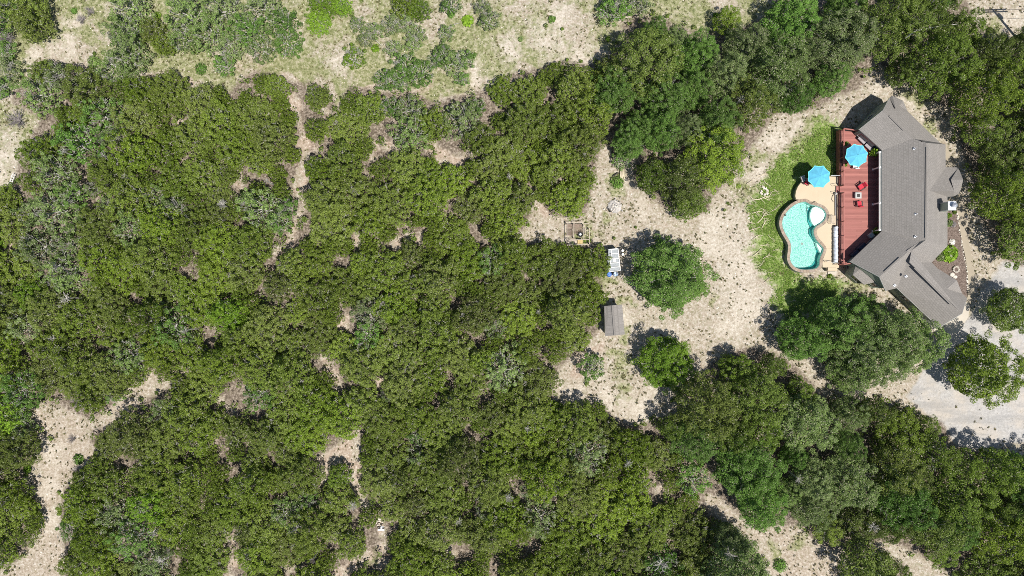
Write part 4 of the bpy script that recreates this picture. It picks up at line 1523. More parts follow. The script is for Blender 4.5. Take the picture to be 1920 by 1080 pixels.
# ------------------------------------------------------------------ coop with wire panels, barrels, rack with buckets
co = Thing("wire_coop", "long white framed pen roofed with grey wire panels poking out of the wood", "animal pen", tuple(P(1150, 490, 0)))
hz = 1.55
cA, cB = P(1147, 467, hz), P(1158.5, 466, hz)     # top edge
cC, cD = P(1142, 509, hz), P(1163, 507.5, hz)     # bottom edge (widens)
cA2, cC2 = P(1141, 468, hz), P(1136, 510, hz)
cuts = [0, .2, .43, .62, .81, 1.0]
for i in range(5):
    f0, f1 = cuts[i] + .012, cuts[i + 1] - .012
    l0, l1 = cA.lerp(cC, f0), cA.lerp(cC, f1)
    r0, r1 = cB.lerp(cD, f0), cB.lerp(cD, f1)
    mid0, mid1 = l0.lerp(r0, .06), l1.lerp(r1, .06)
    q = [l0, l1, r1 - (r1 - l1) * .05, r0 - (r0 - l0) * .05]
    pn = co.part("roof_panel", MB().add([tuple(x) for x in q] + [(x.x, x.y, x.z - .03) for x in q], [(0, 1, 2, 3), (7, 6, 5, 4), (0, 4, 5, 1), (1, 5, 6, 2), (2, 6, 7, 3), (3, 7, 4, 0)]), 'pergolite')
    fr = MB().bar(l0.lerp(l1, 0) + Vector((0, 0, .03)), r0 + Vector((0, 0, .03)), .07, .06)
    co.part("cross_bar", fr, 'white')
    q = [cA2.lerp(cC2, f0), cA2.lerp(cC2, f1), l1 - Vector((.05, 0, 0)), l0 - Vector((.05, 0, 0))]
    co.part("roof_panel", MB().add([tuple(x) for x in q] + [(x.x, x.y, x.z - .03) for x in q], [(0, 1, 2, 3), (7, 6, 5, 4), (0, 4, 5, 1), (1, 5, 6, 2), (2, 6, 7, 3), (3, 7, 4, 0)]), 'pergolite')
    co.part("mesh_side", MB().bar(r0 - Vector((0, 0, .75)), r1 - Vector((0, 0, .75)), .03, 1.4), 'pergolite')
co.part("side_beam", MB().bar(cB + Vector((0, 0, .04)), cD + Vector((0, 0, .04)), .1, .09), 'white')
co.part("side_beam", MB().bar(cA + Vector((0, 0, .05)), cC + Vector((0, 0, .05)), .07, .07), 'white')
co.part("end_bar", MB().bar(cA2 + Vector((0, 0, .06)), cB + Vector((-.07, 0, .06)), .07, .06), 'white')
co.part("end_bar", MB().bar(cC2 + Vector((0, 0, .06)), cD + Vector((-.07, 0, .06)), .07, .06), 'white')
for q in (cB, cD, cA2, cC2, cB.lerp(cD, .5)):
    co.part("post", MB().bar((q.x, q.y, -.05), (q.x, q.y, hz), .08, .08), 'white')
a = cA.lerp(cC, .43).lerp(cB.lerp(cD, .43), .3); b = cA.lerp(cC, .62).lerp(cB.lerp(cD, .62), .62)
co.part("hatch", MB().box(((a.x + b.x) / 2, (a.y + b.y) / 2, hz + .07), (abs(b.x - a.x), abs(a.y - b.y) * .8, .05)), 'white')


def barrel(px, py, mt, label, top='blue'):
    p = P(px, py, .9)
    th = Thing("plastic_barrel", label, "barrel", (p.x, p.y, 0), "blue barrels by the wire coop")
    pts = [(p.x, p.y, z_) for z_ in (0, .06, .3, .33, .6, .63, .84, .88)]
    th.part("body", MB().tube(pts, [.27, .29, .30, .315, .315, .30, .29, .27], 20), mt, smooth=False)
    th.part("rim", MB().tube([(p.x + .26 * math.cos(a_), p.y + .26 * math.sin(a_), .9) for a_ in [math.tau * j / 20 for j in range(21)]], .022, 5, False), mt)
    for s in (-1, 1):
        th.part("bung", MB().cyl((p.x + s * .14, p.y + s * .06), .045, .88, .92, 10), 'navy')


barrel(1142.8, 514.5, 'blue', "deep blue plastic barrel with closed lid at the coop end, on the wood side")
barrel(1154.8, 513.7, 'paleblue', "faded pale blue plastic barrel at the coop end, on the yard side")
rk = Thing("black_rack", "low black slatted rack beside the wire pen holding two white buckets", "rack", tuple(P(1164, 473, 0)))
for k in range(5):
    a, b = P(1161.5 + k * 1.2, 466, .7), P(1162.3 + k * 1.2, 479, .7)
    rk.part("slat", MB().bar(a, b, .08, .04), 'darkmetal')
for x_, y_ in ((1161.5, 466), (1167, 466), (1162.3, 479), (1167.4, 479)):
    q = P(x_, y_, .7)
    rk.part("leg", MB().bar((q.x, q.y, -.02), (q.x, q.y, .68), .05, .05), 'darkmetal')
for px, py, lb in ((1167.3, 470, "white bucket on the black rack, nearer the open soil corner"), (1167.6, 477, "white bucket on the black rack, nearer the big oak")):
    p = P(px, py, .9)
    th = Thing("white_bucket", lb, "bucket", (p.x, p.y, .72))
    th.part("body", MB().tube([(p.x, p.y, .72), (p.x, p.y, 1.02)], [.12, .15], 14), 'white')
    th.part("lid", MB().cyl((p.x, p.y), .16, 1.02, 1.06, 14), 'white')

# ------------------------------------------------------------------ collapsed wooden frame
fr = Thing("timber_frame", "weathered open timber frame with slatted floor beside the wood", "garden frame", tuple(P(1083, 440, 0)))
def pt(x, y, h): return P(1050 + x / 18, 405 + y / 18, h)
# outer beams
for a, b, h in (((190, 230), (800, 225), .9), ((235, 250), (235, 900), .9), ((800, 300), (805, 780), .85), ((990, 430), (1000, 930), .8), ((230, 800), (1000, 800), .8), ((470, 260), (465, 720), .85),
                ((820, 255), (975, 262), .4), ((240, 960), (990, 960), .8)):
    fr.part("beam", MB().bar(pt(*a, h), pt(*b, h), .07, .08), 'wood')
for a, b in (((830, 440), (990, 540)), ((830, 600), (970, 690)), ((835, 450), (835, 600))):
    fr.part("brace", MB().bar(pt(*a, .5), pt(*b, .5), .07, .07), 'darkmetal' if a[0] == 835 else 'wood')
rs = random.Random(3)
for k in range(11):
    yy = 290 + k * 36
    if yy < 720:
        fr.part("slat", MB().bar(pt(250, yy, .35), pt(455, yy + rs.uniform(-6, 6), .35), .075, .03), 'slatwood')
        if yy < 600:
            fr.part("slat", MB().bar(pt(490, yy, .38), pt(785, yy + rs.uniform(-6, 6), .38), .08, .03), 'slatwood')
for k in range(7):
    xx = 605 + k * 27
    fr.part("slat", MB().bar(pt(xx, 790, .6), pt(xx + rs.uniform(-5, 5), 970, .6), .09, .04), 'yellowwood')
for k in range(8):
    yy = 830 + k * 22
    fr.part("slat", MB().bar(pt(260, yy, .4), pt(585, yy, .4), .08, .03), 'wood')
for x_, y_ in ((235, 250), (235, 900), (800, 300), (990, 430), (1000, 930), (470, 260), (465, 720)):
    q = pt(x_, y_, .8)
    fr.part("post", MB().bar((q.x, q.y, -.1), (q.x, q.y, .86), .1, .1), 'wood')
q = pt(690, 620, .5)
th = Thing("old_tyre", "old grey tyre lying among scrap inside the timber frame", "tyre", (q.x, q.y, .4))
th.part("tread", MB().tube([(q.x + .26 * math.cos(a_), q.y + .26 * math.sin(a_), .5) for a_ in [math.tau * j / 18 for j in range(19)]], .09, 8, False), 'tyre')
th.part("rim", MB().cyl((q.x, q.y), .14, .44, .5, 12), 'metal')

# lumber poles leaning together
rs = random.Random(9)
ptsl = [((1164.5, 311), (1163, 336)), ((1166.5, 308), (1165.5, 334)), ((1168.5, 312), (1167, 336)), ((1170.5, 307), (1169, 331)), ((1172, 314), (1171, 335))]
for i, (a, b) in enumerate(ptsl):
    ord_ = ["first", "second", "third", "fourth", "fifth"][i]
    single("cut_pole", MB().tube([P(*a, .45 + .02 * i), P(*b, .08)], [.05, .07], 6), 'cutwood', f"{ord_} pale pole from the wood side in the heap above the fire pit", "pole", group="cut poles")
single("plank", MB().bar(P(1150, 330, .3), P(1160, 323.5, .3), .12, .05), 'creosote', "single dark plank lying beside the pale poles", "plank")

# burn pile of grey stones and ash
rs = random.Random(21)
fp = Thing("fire_pit", "round heap of whitish ash and grey stones on the open soil", "fire pit", tuple(P(1152, 387, 0)))
for k in range(120):
    a, q = rs.uniform(0, 6.28), abs(rs.gauss(0, .45))
    p = P(1153, 387, .1)
    fp.part("ash_stone", MB().blob((p.x + q * math.cos(a) * 1.15, p.y + q * math.sin(a), .1 + .25 * max(0, .7 - q)), rs.uniform(.05, .13), (1, 1, .7), 4, 5, k), rs.choice(['rock', 'greystone', 'greystone']))
p = P(1153, 387, 0)
fp.part("ash", MB().blob((p.x, p.y, 0), .8, (1.1, 1, .18), 5, 12, 4, .15), 'greystone')
p = P(1142, 393, .2)
fp.part("charred_log", MB().tube([(p.x - .2, p.y + .25, .1), (p.x + .2, p.y - .3, .16)], .09, 6), 'black')

# ring of white rocks in the grass
rs = random.Random(33)
p = P(1433, 359, 0)
rr_ = Thing("rock_ring", "ring of white limestone rocks around a grass clump left of the pool".replace(" left of", " beyond"), "rock ring", (p.x, p.y, 0))
for k in range(30):
    a = rs.uniform(0, 6.28)
    q = .42 + rs.uniform(-.14, .18)
    rr_.part("rock", MB().blob((p.x + q * math.cos(a), p.y + q * math.sin(a) * 1.1, .08), rs.uniform(.06, .14), (1, 1, .8), 4, 6, k), 'rock')

# heap of white stones and metal trough in the lower wood
p = P(714.5, 990.5, .5)
tg = Thing("metal_trough", "white metal trough across the narrow lower trail", "trough", (p.x, p.y, 0))
tg.part("basin", MB().box((p.x, p.y - .22, .45), (.82, .2, .12)).box((p.x, p.y - .15, .2), (.7, .06, .4)), 'metalwhite')
tg.part("back_plate", MB().box((p.x + .15, p.y + .18, .5), (.36, .1, .08)), 'metalwhite')
tg.part("bracket", MB().box((p.x + .02, p.y, .42), (.22, .2, .05)), 'metal')
rs = random.Random(44)
for k, (px, py) in enumerate(((710, 970), (713, 973), (707, 977), (705, 981), (708, 985), (711, 982), (717, 979), (719, 977.5), (714, 985), (710, 990), (709, 973), (712, 977))):
    q = P(px, py, .15)
    single("trail_rock", MB().blob((q.x, q.y, .12), rs.uniform(.1, .18), (1.2, .9, .7), 4, 6, k), 'rock',
           f"{CARD(k)} small white rock in the spill above the metal trough", "rock", group="white rocks above the trough")

# white ladder-like frame at the left edge
lad = Thing("white_ladder", "short white ladder lying by the wood next to the bare pale soil", "ladder", tuple(P(20, 338, 0)))
for a, b in (((23.5, 325), (16, 350)), ((27.5, 327), (20.5, 351))):
    lad.part("side_rail", MB().bar(P(*a, .7), P(*b, .15), .06, .06), 'white')
for k in range(6):
    f = (k + .5) / 6
    lad.part("rung", MB().bar(P(23.5, 325, .7).lerp(P(16, 350, .15), f), P(27.5, 327, .7).lerp(P(20.5, 351, .15), f), .05, .04), 'white')

# utility pole in the far corner, its shadow falls across the clearing
pb_ = P(1905, 69, 0)
up = Thing("utility_pole", "dark wooden utility pole whose crossarm shadow falls over the corner clearing", "utility pole", (pb_.x, pb_.y, 0))
up.part("pole", MB().tube([(pb_.x, pb_.y, 0), (pb_.x, pb_.y, 10.8)], [.17, .11], 10), 'creosote')
for zz in (9.6, 10.4):
    up.part("crossarm", MB().bar((pb_.x - 1.5, pb_.y, zz), (pb_.x + 1.6, pb_.y + .12, zz), .12, .14), 'creosote')
    for s in (-1.4, -.7, .7, 1.4):
        up.part("insulator", MB().cyl((pb_.x + s, pb_.y), .05, zz + .07, zz + .25, 8), 'greystone')
up.part("transformer", MB().cyl((pb_.x + .35, pb_.y - .2), .27, 8.0, 9.1, 14), 'metal')
up.part("guy_wire", MB().tube([(pb_.x, pb_.y, 9.3), (pb_.x - 1.2, pb_.y + 3.4, 0)], .02, 4).tube([(pb_.x, pb_.y, 7.4), (pb_.x + 1.8, pb_.y + 2.2, 0)], .02, 4), 'darkmetal')

# ------------------------------------------------------------------ TREES
def crown_verts(seed, R, Hc, style):
    """Leaf quads of one crown. Origin at the trunk foot; canopy between z0 and z0+Hc."""
    rn = np.random.RandomState(seed)
    st = {'juniper': dict(pr=(.15, .38), dens=1.0, leaf=(.038, .070), flat=.85, per=85, hole=.16, base=.42, zj=.26),
          'tall': dict(pr=(.26, .56), dens=1.2, leaf=(.040, .080), flat=1.05, per=150, hole=.20, base=.45, zj=.45),
          'oak': dict(pr=(.18, .40), dens=1.0, leaf=(.036, .072), flat=.85, per=115, hole=.34, base=.45, zj=.26),
          'bigoak': dict(pr=(.26, .58), dens=1.15, leaf=(.038, .080), flat=1.05, per=150, hole=.18, base=.42, zj=.45)}[style]
    prm = sum(st['pr']) / 2
    n = int(st['dens'] * (R / prm) ** 2 * 1.35)
    ph = rn.rand(6) * 6.28
    am = np.array([.11, .09, .07, .06, .06, .05])
    pts = []
    # secondary mounds: a few larger domes give each crown light and dark sides
    nm = max(4, int(R * R * .9))
    mr = R * rn.uniform(.18, .38, nm)
    ma = rn.rand(nm) * 6.28
    md_ = R * np.sqrt(rn.rand(nm)) * .72
    mx, my = md_ * np.cos(ma), md_ * np.sin(ma)
    mh = rn.uniform(.2, 1.15, nm) * min(1.7, R * .46)
    rho = np.sqrt(rn.rand(n))
    th = rn.rand(n) * 6.28
    out = 1 + sum(am[k] * np.cos((k + 2) * th + ph[k]) for k in range(6))
    x, y = R * rho * out * np.cos(th), R * rho * out * np.sin(th)
    zc = Hc * st['flat'] * np.sqrt(np.clip(1 - rho ** 2 * .93, 0, 1))
    bumpz = np.zeros(n)
    for k in range(nm):
        dd = 1 - ((x - mx[k]) ** 2 + (y - my[k]) ** 2) / mr[k] ** 2
        bumpz = np.maximum(bumpz, np.sqrt(np.clip(dd, 0, 1)) * mh[k])
    zc = zc + bumpz + rn.normal(size=n) * st['zj']
    # holes
    keep = rn.rand(n) > st['hole'] * (1 + (bumpz < .02) * 1.2)
    x, y, zc, rho = x[keep], y[keep], zc[keep], rho[keep]
    # lower skirt
    k = int(len(x) * .35)
    a = rn.rand(k) * 6.28
    rr_ = R * (.80 + .30 * rn.rand(k) ** 1.5)
    x = np.concatenate([x, rr_ * np.cos(a)]); y = np.concatenate([y, rr_ * np.sin(a)])
    zc = np.concatenate([zc, rn.rand(k) * Hc * .25 - Hc * .18])
    n = len(x)
    pr = rn.uniform(st['pr'][0], st['pr'][1], n)
    per = st['per']
    pi = np.repeat(np.arange(n), per)
    d = rn.normal(size=(len(pi), 3))
    d[:, 2] = d[:, 2] * .8 + .35
    d /= np.linalg.norm(d, axis=1)[:, None]
    q = rn.uniform(.55, 1.0, len(pi)) ** .6 * pr[pi] * (1 + (rn.rand(len(pi)) > .93) * .35)
    c = np.stack([x[pi], y[pi], zc[pi]], -1) + d * q[:, None] * np.array([1, 1, .85])
    s = rn.uniform(st['leaf'][0], st['leaf'][1], len(pi))
    v = leaf_quads(rn, c, d, s, 1.25, .5)
    v[:, 2] += st['base'] * Hc + Hc * .35
    # inner fill so that a lone crown does not show the ground through its middle
    k = int({'bigoak': 420, 'oak': 110}.get(style, 230) * R * R)
    a = rn.rand(k) * 6.28
    q = R * .9 * np.sqrt(rn.rand(k))
    zz = Hc * .45 * np.sqrt(1 - (q / R) ** 2) * rn.rand(k) + (st['base'] + .2) * Hc
    dd = rn.normal(size=(k, 3)); dd[:, 2] = np.abs(dd[:, 2]) + .3
    dd /= np.linalg.norm(dd, axis=1)[:, None]
    v2 = leaf_quads(rn, np.stack([q * np.cos(a), q * np.sin(a), zz], -1), dd, rn.uniform(.07, .13, k), 1.3, .5)
    return np.concatenate([v, v2])


def trunk_mb(seed, R, Hc, style):
    rn = random.Random(seed)
    mb = MB()
    top = Hc * .9
    multi = 1
    for s_ in range(multi):
        ox, oy = (0, 0) if multi == 1 else (rn.uniform(-.25, .25), rn.uniform(-.25, .25))
        tx, ty = ox + rn.uniform(-.3, .3), oy + rn.uniform(-.3, .3)
        r0 = .10 + R * .045
        mb.tube([(ox, oy, -.1), ((ox + tx) / 2, (oy + ty) / 2, top * .35), (tx, ty, top * .7)], [r0, r0 * .8, r0 * .5], 6)
        for k in range(5 if multi == 1 else 3):
            a = rn.uniform(0, 6.28)
            l = R * rn.uniform(.45, .8)
            z0 = top * rn.uniform(.35, .65)
            f0 = (z0 / top - .35) / .35 if z0 > top * .35 else 0
            p0 = Vector(((ox + tx) / 2, (oy + ty) / 2, top * .35)).lerp(Vector((tx, ty, top * .7)), max(0, min(1, f0)))
            p1 = p0 + Vector((math.cos(a) * l * .5, math.sin(a) * l * .5, Hc * .18))
            p2 = p0 + Vector((math.cos(a + .3) * l, math.sin(a + .3) * l, Hc * .36))
            mb.tube([p0, p1, p2], [r0 * .5, r0 * .33, .03], 5)
    return mb


def twig_mb(seed, R, Hc, style):
    """grey twigs that break through the top of the crown"""
    rn = random.Random(seed + 5)
    mb = MB()
    nt_ = {'juniper': 20, 'tall': 16, 'oak': 40, 'bigoak': 20}[style]
    for k in range(nt_):
        a, q = rn.uniform(0, 6.28), R * math.sqrt(rn.random()) * .85
        bx_, by_ = q * math.cos(a), q * math.sin(a)
        zz = Hc * .77 + Hc * .72 * math.sqrt(max(0, 1 - (q / R) ** 2)) + .15
        p0 = Vector((bx_ * .8, by_ * .8, zz - .7))
        p1 = Vector((bx_, by_, zz))
        for j in range(3):
            e = p1 + Vector((rn.uniform(-.32, .32), rn.uniform(-.32, .32), rn.uniform(-.05, .25)))
            mb.tube([p0, p1, e], [.022, .015, .005], 3, False)
    return mb


PROTO = {}


def proto(style, seed, R, Hc):
    v = crown_verts(seed, R, Hc, style)
    n = len(v) // 4
    tb = trunk_mb(seed, R, Hc, style)
    tm = bpy.data.meshes.new("trunk")
    tm.from_pydata(tb.v, [], tb.f)
    tm.materials.append(M['dead'] if style == 'oak' else M['bark'])
    wb = twig_mb(seed, R, Hc, style)
    wm = bpy.data.meshes.new("twigs")
    wm.from_pydata(wb.v, [], wb.f)
    wm.materials.append(M['dead'])
    cm_ = np_mesh("crown", v, np.arange(n * 4).reshape(-1, 4), 'juniper', 4)
    return dict(crown=cm_, trunk=tm, twigs=wm, R=R, H=Hc)


for i, (R, Hc) in enumerate(((2.2, 2.2), (2.5, 2.4), (2.0, 2.1), (2.7, 2.5), (2.3, 2.3), (1.7, 1.9))):
    PROTO.setdefault('juniper', []).append(proto('juniper', 100 + i, R, Hc))
for i, (R, Hc) in enumerate(((2.8, 4.0), (3.2, 4.3), (2.4, 3.8), (3.6, 4.6))):
    PROTO.setdefault('tall', []).append(proto('tall', 200 + i, R, Hc))
for i, (R, Hc) in enumerate(((1.9, 2.0), (2.3, 2.2), (1.6, 1.8))):
    PROTO.setdefault('oak', []).append(proto('oak', 300 + i, R, Hc))
for i, (R, Hc) in enumerate(((4.4, 5.2), (3.8, 4.8), (5.0, 5.6))):
    PROTO.setdefault('bigoak', []).append(proto('bigoak', 400 + i, R, Hc))


TREES = []     # (px,py,rpx)
LABELS = []


def plant_tree(px, py, rpx, style, mat, name, hs=1.0, label=None, cat="tree", group=None, seed=None):
    rn = random.Random(int(px * 131 + py * 17) if seed is None else seed)
    prs = PROTO[style]
    Rw = rpx * H / FP
    pr = min(prs, key=lambda q: abs(q['R'] - Rw) + rn.uniform(0, .5))
    top = pr['H'] * 1.35 * hs
    p = P(px, py, top * .75)
    Rw = rpx * (H - top * .75) / FP
    sc = Rw / pr['R']
    root = bpy.data.objects.new(name, None)
    root.empty_display_size = .5
    COL.objects.link(root)
    root.location = (p.x, p.y, -.03)
    root.rotation_euler = (0, 0, rn.uniform(0, 6.28))
    root.scale = (sc * rn.uniform(.93, 1.07), sc * rn.uniform(.93, 1.07), hs * rn.uniform(.9, 1.1) * (sc ** .5))
    for nm, me_ in (("crown", pr['crown']), ("trunk", pr['trunk']), ("twigs", pr['twigs'])):
        o = bpy.data.objects.new(nm, me_)
        COL.objects.link(o)
        o.parent = root
        if nm == "crown":
            o.material_slots[0].link = 'OBJECT'
            o.material_slots[0].material = M[mat]
        elif nm == "twigs":
            o['kind'] = "stuff"
    props(root, label, cat, group)
    TREES.append((px, py, rpx))
    return root


# explicit trees: (px, py, r, style, material, name, height, label)
EXPL = [
    (1256, 516, 71, 'bigoak', 'oak_green', 'oak_tree', .72, "big round dark green oak alone in the bare yard beside the wire pen"),
    (1250, 681, 51, 'bigoak', 'bright', 'oak_tree', .72, "bright green round tree alone between the shed and the dark trees"),
    (1110, 690, 28, 'oak', 'oak_green', 'oak_tree', 1.0, "small dark green tree below the shed on pinkish soil"),
    (1843, 693, 62, 'bigoak', 'juniper', 'elm_tree', .95, "feathery round green tree standing alone in the gravel drive"),
    (1908, 582, 44, 'bigoak', 'juniper_dark', 'evergreen_tree', .85, "dark tree at the photo edge between house and gravel drive"),
    (1508, 636, 44, 'bigoak', 'oak_green', 'oak_tree', .85, "mid-green oak at the tip of the group below the pool lawn"),
    (1572, 606, 54, 'bigoak', 'oak_green', 'oak_tree', .95, "dark broad oak at the lawn edge below the pool"),
    (1630, 588, 34, 'bigoak', 'oak_green', 'oak_tree', .6, "dark oak pressed against the bay window wall of the house"),
    (1640, 650, 76, 'bigoak', 'oak', 'oak_tree', 1.0, "very broad grey-green oak below the bay window of the house"),
    (1700, 640, 58, 'bigoak', 'oak', 'oak_tree', .95, "grey-green oak overhanging the garage wing corner"),
    (1600, 695, 44, 'bigoak', 'oak', 'oak_tree', .85, "grey-green oak at the lower rim of the group by the house"),
    (40, 8, 48, 'tall', 'juniper', 'evergreen_tree', .7, "broad dense juniper in the uppermost corner beyond the meadow"),
    (62, 42, 36, 'juniper', 'juniper', 'juniper_tree', 1.1, "dense juniper at the tip of the corner clump by the pale track"),
    (12, 22, 38, 'oak', 'oak_green', 'oak_tree', 1.1, "grey-green oak filling the extreme upper corner"),
    (8, 95, 21, 'oak', 'oak_green', 'oak_tree', .8, "small round oak between two dead grey bushes at the edge"),
    (14, 130, 24, 'oak', 'oak', 'oak_tree', .9, "small grey-green oak on the edge above the dead mauve bush"),
    (0, 165, 22, 'oak', 'oak_green', 'oak_tree', .8, "half hidden small oak at the photo edge above the pale track"),
    (245, 15, 40, 'oak', 'oak', 'oak_tree', 1.0, "grey twiggy oak at the top edge above the meadow clump"),
    (235, 62, 36, 'oak', 'oak', 'oak_tree', 1.0, "grey-centred oak second in the upright meadow clump"),
    (245, 105, 38, 'oak', 'oak', 'oak_tree', 1.0, "grey-green oak third in the upright meadow clump"),
    (215, 128, 32, 'oak', 'oak', 'oak_tree', .9, "pale oak at the foot of the upright meadow clump"),
    (290, 58, 24, 'juniper', 'juniper', 'juniper_tree', .8, "small yellow-green juniper against the upright oak clump"),
    (307, 82, 22, 'juniper', 'juniper', 'juniper_tree', .8, "small yellow-green juniper just below its twin by the oak clump"),
    (350, 28, 40, 'oak', 'oak', 'oak_tree', 1.0, "grey lichened oak at the tip of the large meadow thicket"),
    (345, 72, 28, 'oak', 'oak', 'oak_tree', .9, "grey-green oak at the lower tip of the large thicket"),
    (395, 62, 36, 'oak', 'oak', 'oak_tree', 1.0, "grey-green oak in the middle of the large thicket"),
    (420, 18, 38, 'oak', 'oak', 'oak_tree', 1.1, "whitish grey oak at the top edge of the large thicket"),
    (432, 88, 28, 'oak', 'oak', 'oak_tree', .9, "grey-green oak on the underside of the large thicket"),
    (418, 122, 22, 'oak', 'oak_green', 'oak_tree', .8, "small oak dangling below the large thicket over pink soil"),
    (465, 55, 36, 'oak', 'oak_green', 'oak_tree', 1.0, "mid-green oak in the heart of the large thicket"),
    (495, 15, 38, 'oak', 'oak', 'oak_tree', 1.0, "grey-green oak at the top edge beside the bright trees"),
    (492, 92, 28, 'oak', 'oak', 'oak_tree', .9, "grey twiggy oak at the lower end of the large thicket"),
    (530, 42, 32, 'oak', 'oak_green', 'oak_tree', .9, "green oak at the thicket side facing the bright trees"),
    (540, 82, 28, 'oak', 'oak_green', 'oak_tree', .9, "green oak at the thicket corner above pink soil"),
    (602, 8, 26, 'juniper', 'bright', 'juniper_tree', .8, "vivid green low tree cut by the top edge"),
    (598, 42, 22, 'juniper', 'bright', 'juniper_tree', .7, "vivid green low tree forming the end of the bright clump"),
    (640, 10, 18, 'juniper', 'bright', 'juniper_tree', .7, "small vivid green tree beside the bright clump at the top edge"),
    (664, 108, 22, 'oak', 'bright', 'oak_tree', .7, "small vivid green tree alone beside the white caliche scar"),
    (760, 10, 26, 'juniper', 'juniper', 'juniper_tree', .8, "juniper at the top edge above the loose oak ring"),
    (788, 18, 20, 'juniper', 'juniper_dark', 'juniper_tree', .8, "darker juniper at the top edge above the loose oak ring"),
    (668, 44, 16, 'oak', 'oak', 'oak_tree', .7, "first small oak of the loose ring, by the vivid clump"),
    (700, 55, 18, 'oak', 'oak', 'oak_tree', .7, "small oak in the loose ring, upper tip"),
    (685, 72, 15, 'oak', 'oak', 'oak_tree', .7, "tiny oak in the loose ring beside a bare branch"),
    (738, 88, 18, 'oak', 'oak', 'oak_tree', .7, "small oak closing the loose ring at its lower end"),
    (732, 45, 20, 'oak', 'oak', 'oak_tree', .7, "small round oak on top of the loose ring"),
    (758, 42, 20, 'oak', 'oak', 'oak_tree', .7, "small round oak under the top-edge junipers"),
    (780, 62, 21, 'oak', 'oak', 'oak_tree', .7, "small oak on the meadow side of the loose ring"),
    (774, 80, 18, 'oak', 'oak', 'oak_tree', .7, "small oak at the lower meadow side of the loose ring"),
    (836, 60, 17, 'oak', 'oak', 'oak_tree', .7, "lone small round oak in the meadow beside a fallen branch"),
    (845, 6, 22, 'oak', 'oak_green', 'oak_tree', .7, "dark little oak cut by the top edge of the meadow"),
    (905, 10, 16, 'oak', 'oak', 'oak_tree', .7, "tiny grey oak near the top edge of the meadow"),
    (918, 36, 20, 'oak', 'oak', 'oak_tree', .7, "spreading grey-green oak alone in the meadow"),
    (760, 122, 24, 'oak', 'oak_green', 'oak_tree', .7, "low green oak starting the band above the wood"),
    (790, 138, 26, 'oak', 'oak_green', 'oak_tree', .7, "low green oak in the band above the wood, grey centred"),
    (722, 148, 22, 'oak', 'oak_green', 'oak_tree', .7, "low green oak at the lower start of the band"),
    (752, 152, 20, 'oak', 'oak_green', 'oak_tree', .7, "low green oak wedged between band and wood"),
    (830, 100, 22, 'oak', 'oak_green', 'oak_tree', .7, "low green oak at the upper end of the band"),
    (850, 118, 24, 'oak', 'oak', 'oak_tree', .7, "low grey-green oak at the end of the band by the stony soil"),
    (872, 108, 20, 'oak', 'oak_green', 'oak_tree', .7, "low oak touching the stony meadow"),
    (865, 145, 15, 'oak', 'oak_green', 'oak_tree', .7, "little oak hanging below the band end"),
    (815, 112, 17, 'oak', 'oak_green', 'oak_tree', .6, "tiny oak between the band and the lone meadow oak"),
    (1142, 22, 26, 'oak', 'oak_green', 'oak_tree', .9, "oak with a curved limb at the meadow edge of the big wood"),
    (1170, 8, 26, 'oak', 'oak_green', 'oak_tree', .9, "oak at the top edge above the big wood"),
    (1200, 6, 24, 'oak', 'oak', 'oak_tree', .9, "grey-green oak at the top edge next to open grass"),
    (1367, 38, 25, 'tall', 'juniper', 'evergreen_tree', .7, "juniper standing free on the grass above the big wood"),
    (1183, 262, 32, 'bigoak', 'oak_green', 'oak_tree', .9, "fresh green oak at the lower edge of the big wood by the poles"),
    (1165, 300, 18, 'oak', 'oak_green', 'oak_tree', .8, "small green oak directly over the heap of poles"),
    (1200, 235, 34, 'bigoak', 'oak_green', 'oak_tree', .9, "fresh green oak second from the heap of poles"),
    (1240, 245, 36, 'bigoak', 'oak_green', 'oak_tree', 1.0, "fresh green oak towards the middle of the big wood"),
    (1117, 492, 31, 'juniper', 'juniper', 'juniper_tree', .9, "juniper leaning over the wire pen beside the blue barrels"),
    (638, 893, 22, 'juniper', 'juniper_dark', 'juniper_tree', 1.0, "single juniper jutting into the triangular clearing"),
]
for e in EXPL:
    plant_tree(*e[:6], hs=e[6], label=e[7])
# low shrubs in the open
for i, (px, py, r, mt, lb) in enumerate([(1157, 341, 14, 'oak_green', "low dark shrub beside the heap of poles"), (1035, 35, 8, 'oak_green', "tiny round shrub alone in the stony meadow"),
                                          (976, 73, 5, 'oak', "tiny shrub at the meadow edge of the stony soil"), (1140, 73, 5, 'bright', "tiny bright shrub below the curved-limb oak"),
                                          (877, 38, 11, 'bright', "spiky bright yucca clump in the meadow"), (845, 25, 8, 'oak_green', "tiny dark shrub near the top of the meadow"),
                                          (703, 90, 8, 'bright', "tiny bright shrub inside the loose oak ring"), (138, 20, 6, 'oak_green', "tiny shrub on the pale track near the top"),
                                          (175, 115, 14, 'oak', "faded low shrub above the wood beside the pale track"), (295, 28, 7, 'bright', "tiny shrub between the two meadow thickets"),
                                          (375, 128, 12, 'oak_green', "low shrub in the grass under the large thicket"), (145, 862, 11, 'oak_green', "low shrub beside the dead mauve bush on the pale lower track"),
                                          (50, 880, 8, 'bright', "tiny bright shrub on the rim of the pale lower track"), (1465, 1062, 14, 'oak_green', "low green shrub on the lower right stony track".replace(" right", "")),
                                          (1375, 30, 6, 'bright', "tiny bright shrub in the grass above the big wood"), (1342, 28, 5, 'bright', "speck of bright shrub in the grass above the big wood")]):
    q = r * H / FP
    leafy(px, py, 0, q, lb, int(220 + 260 * q * q), mt, q * .8, seed=40 + i, spiky='yucca' in lb)

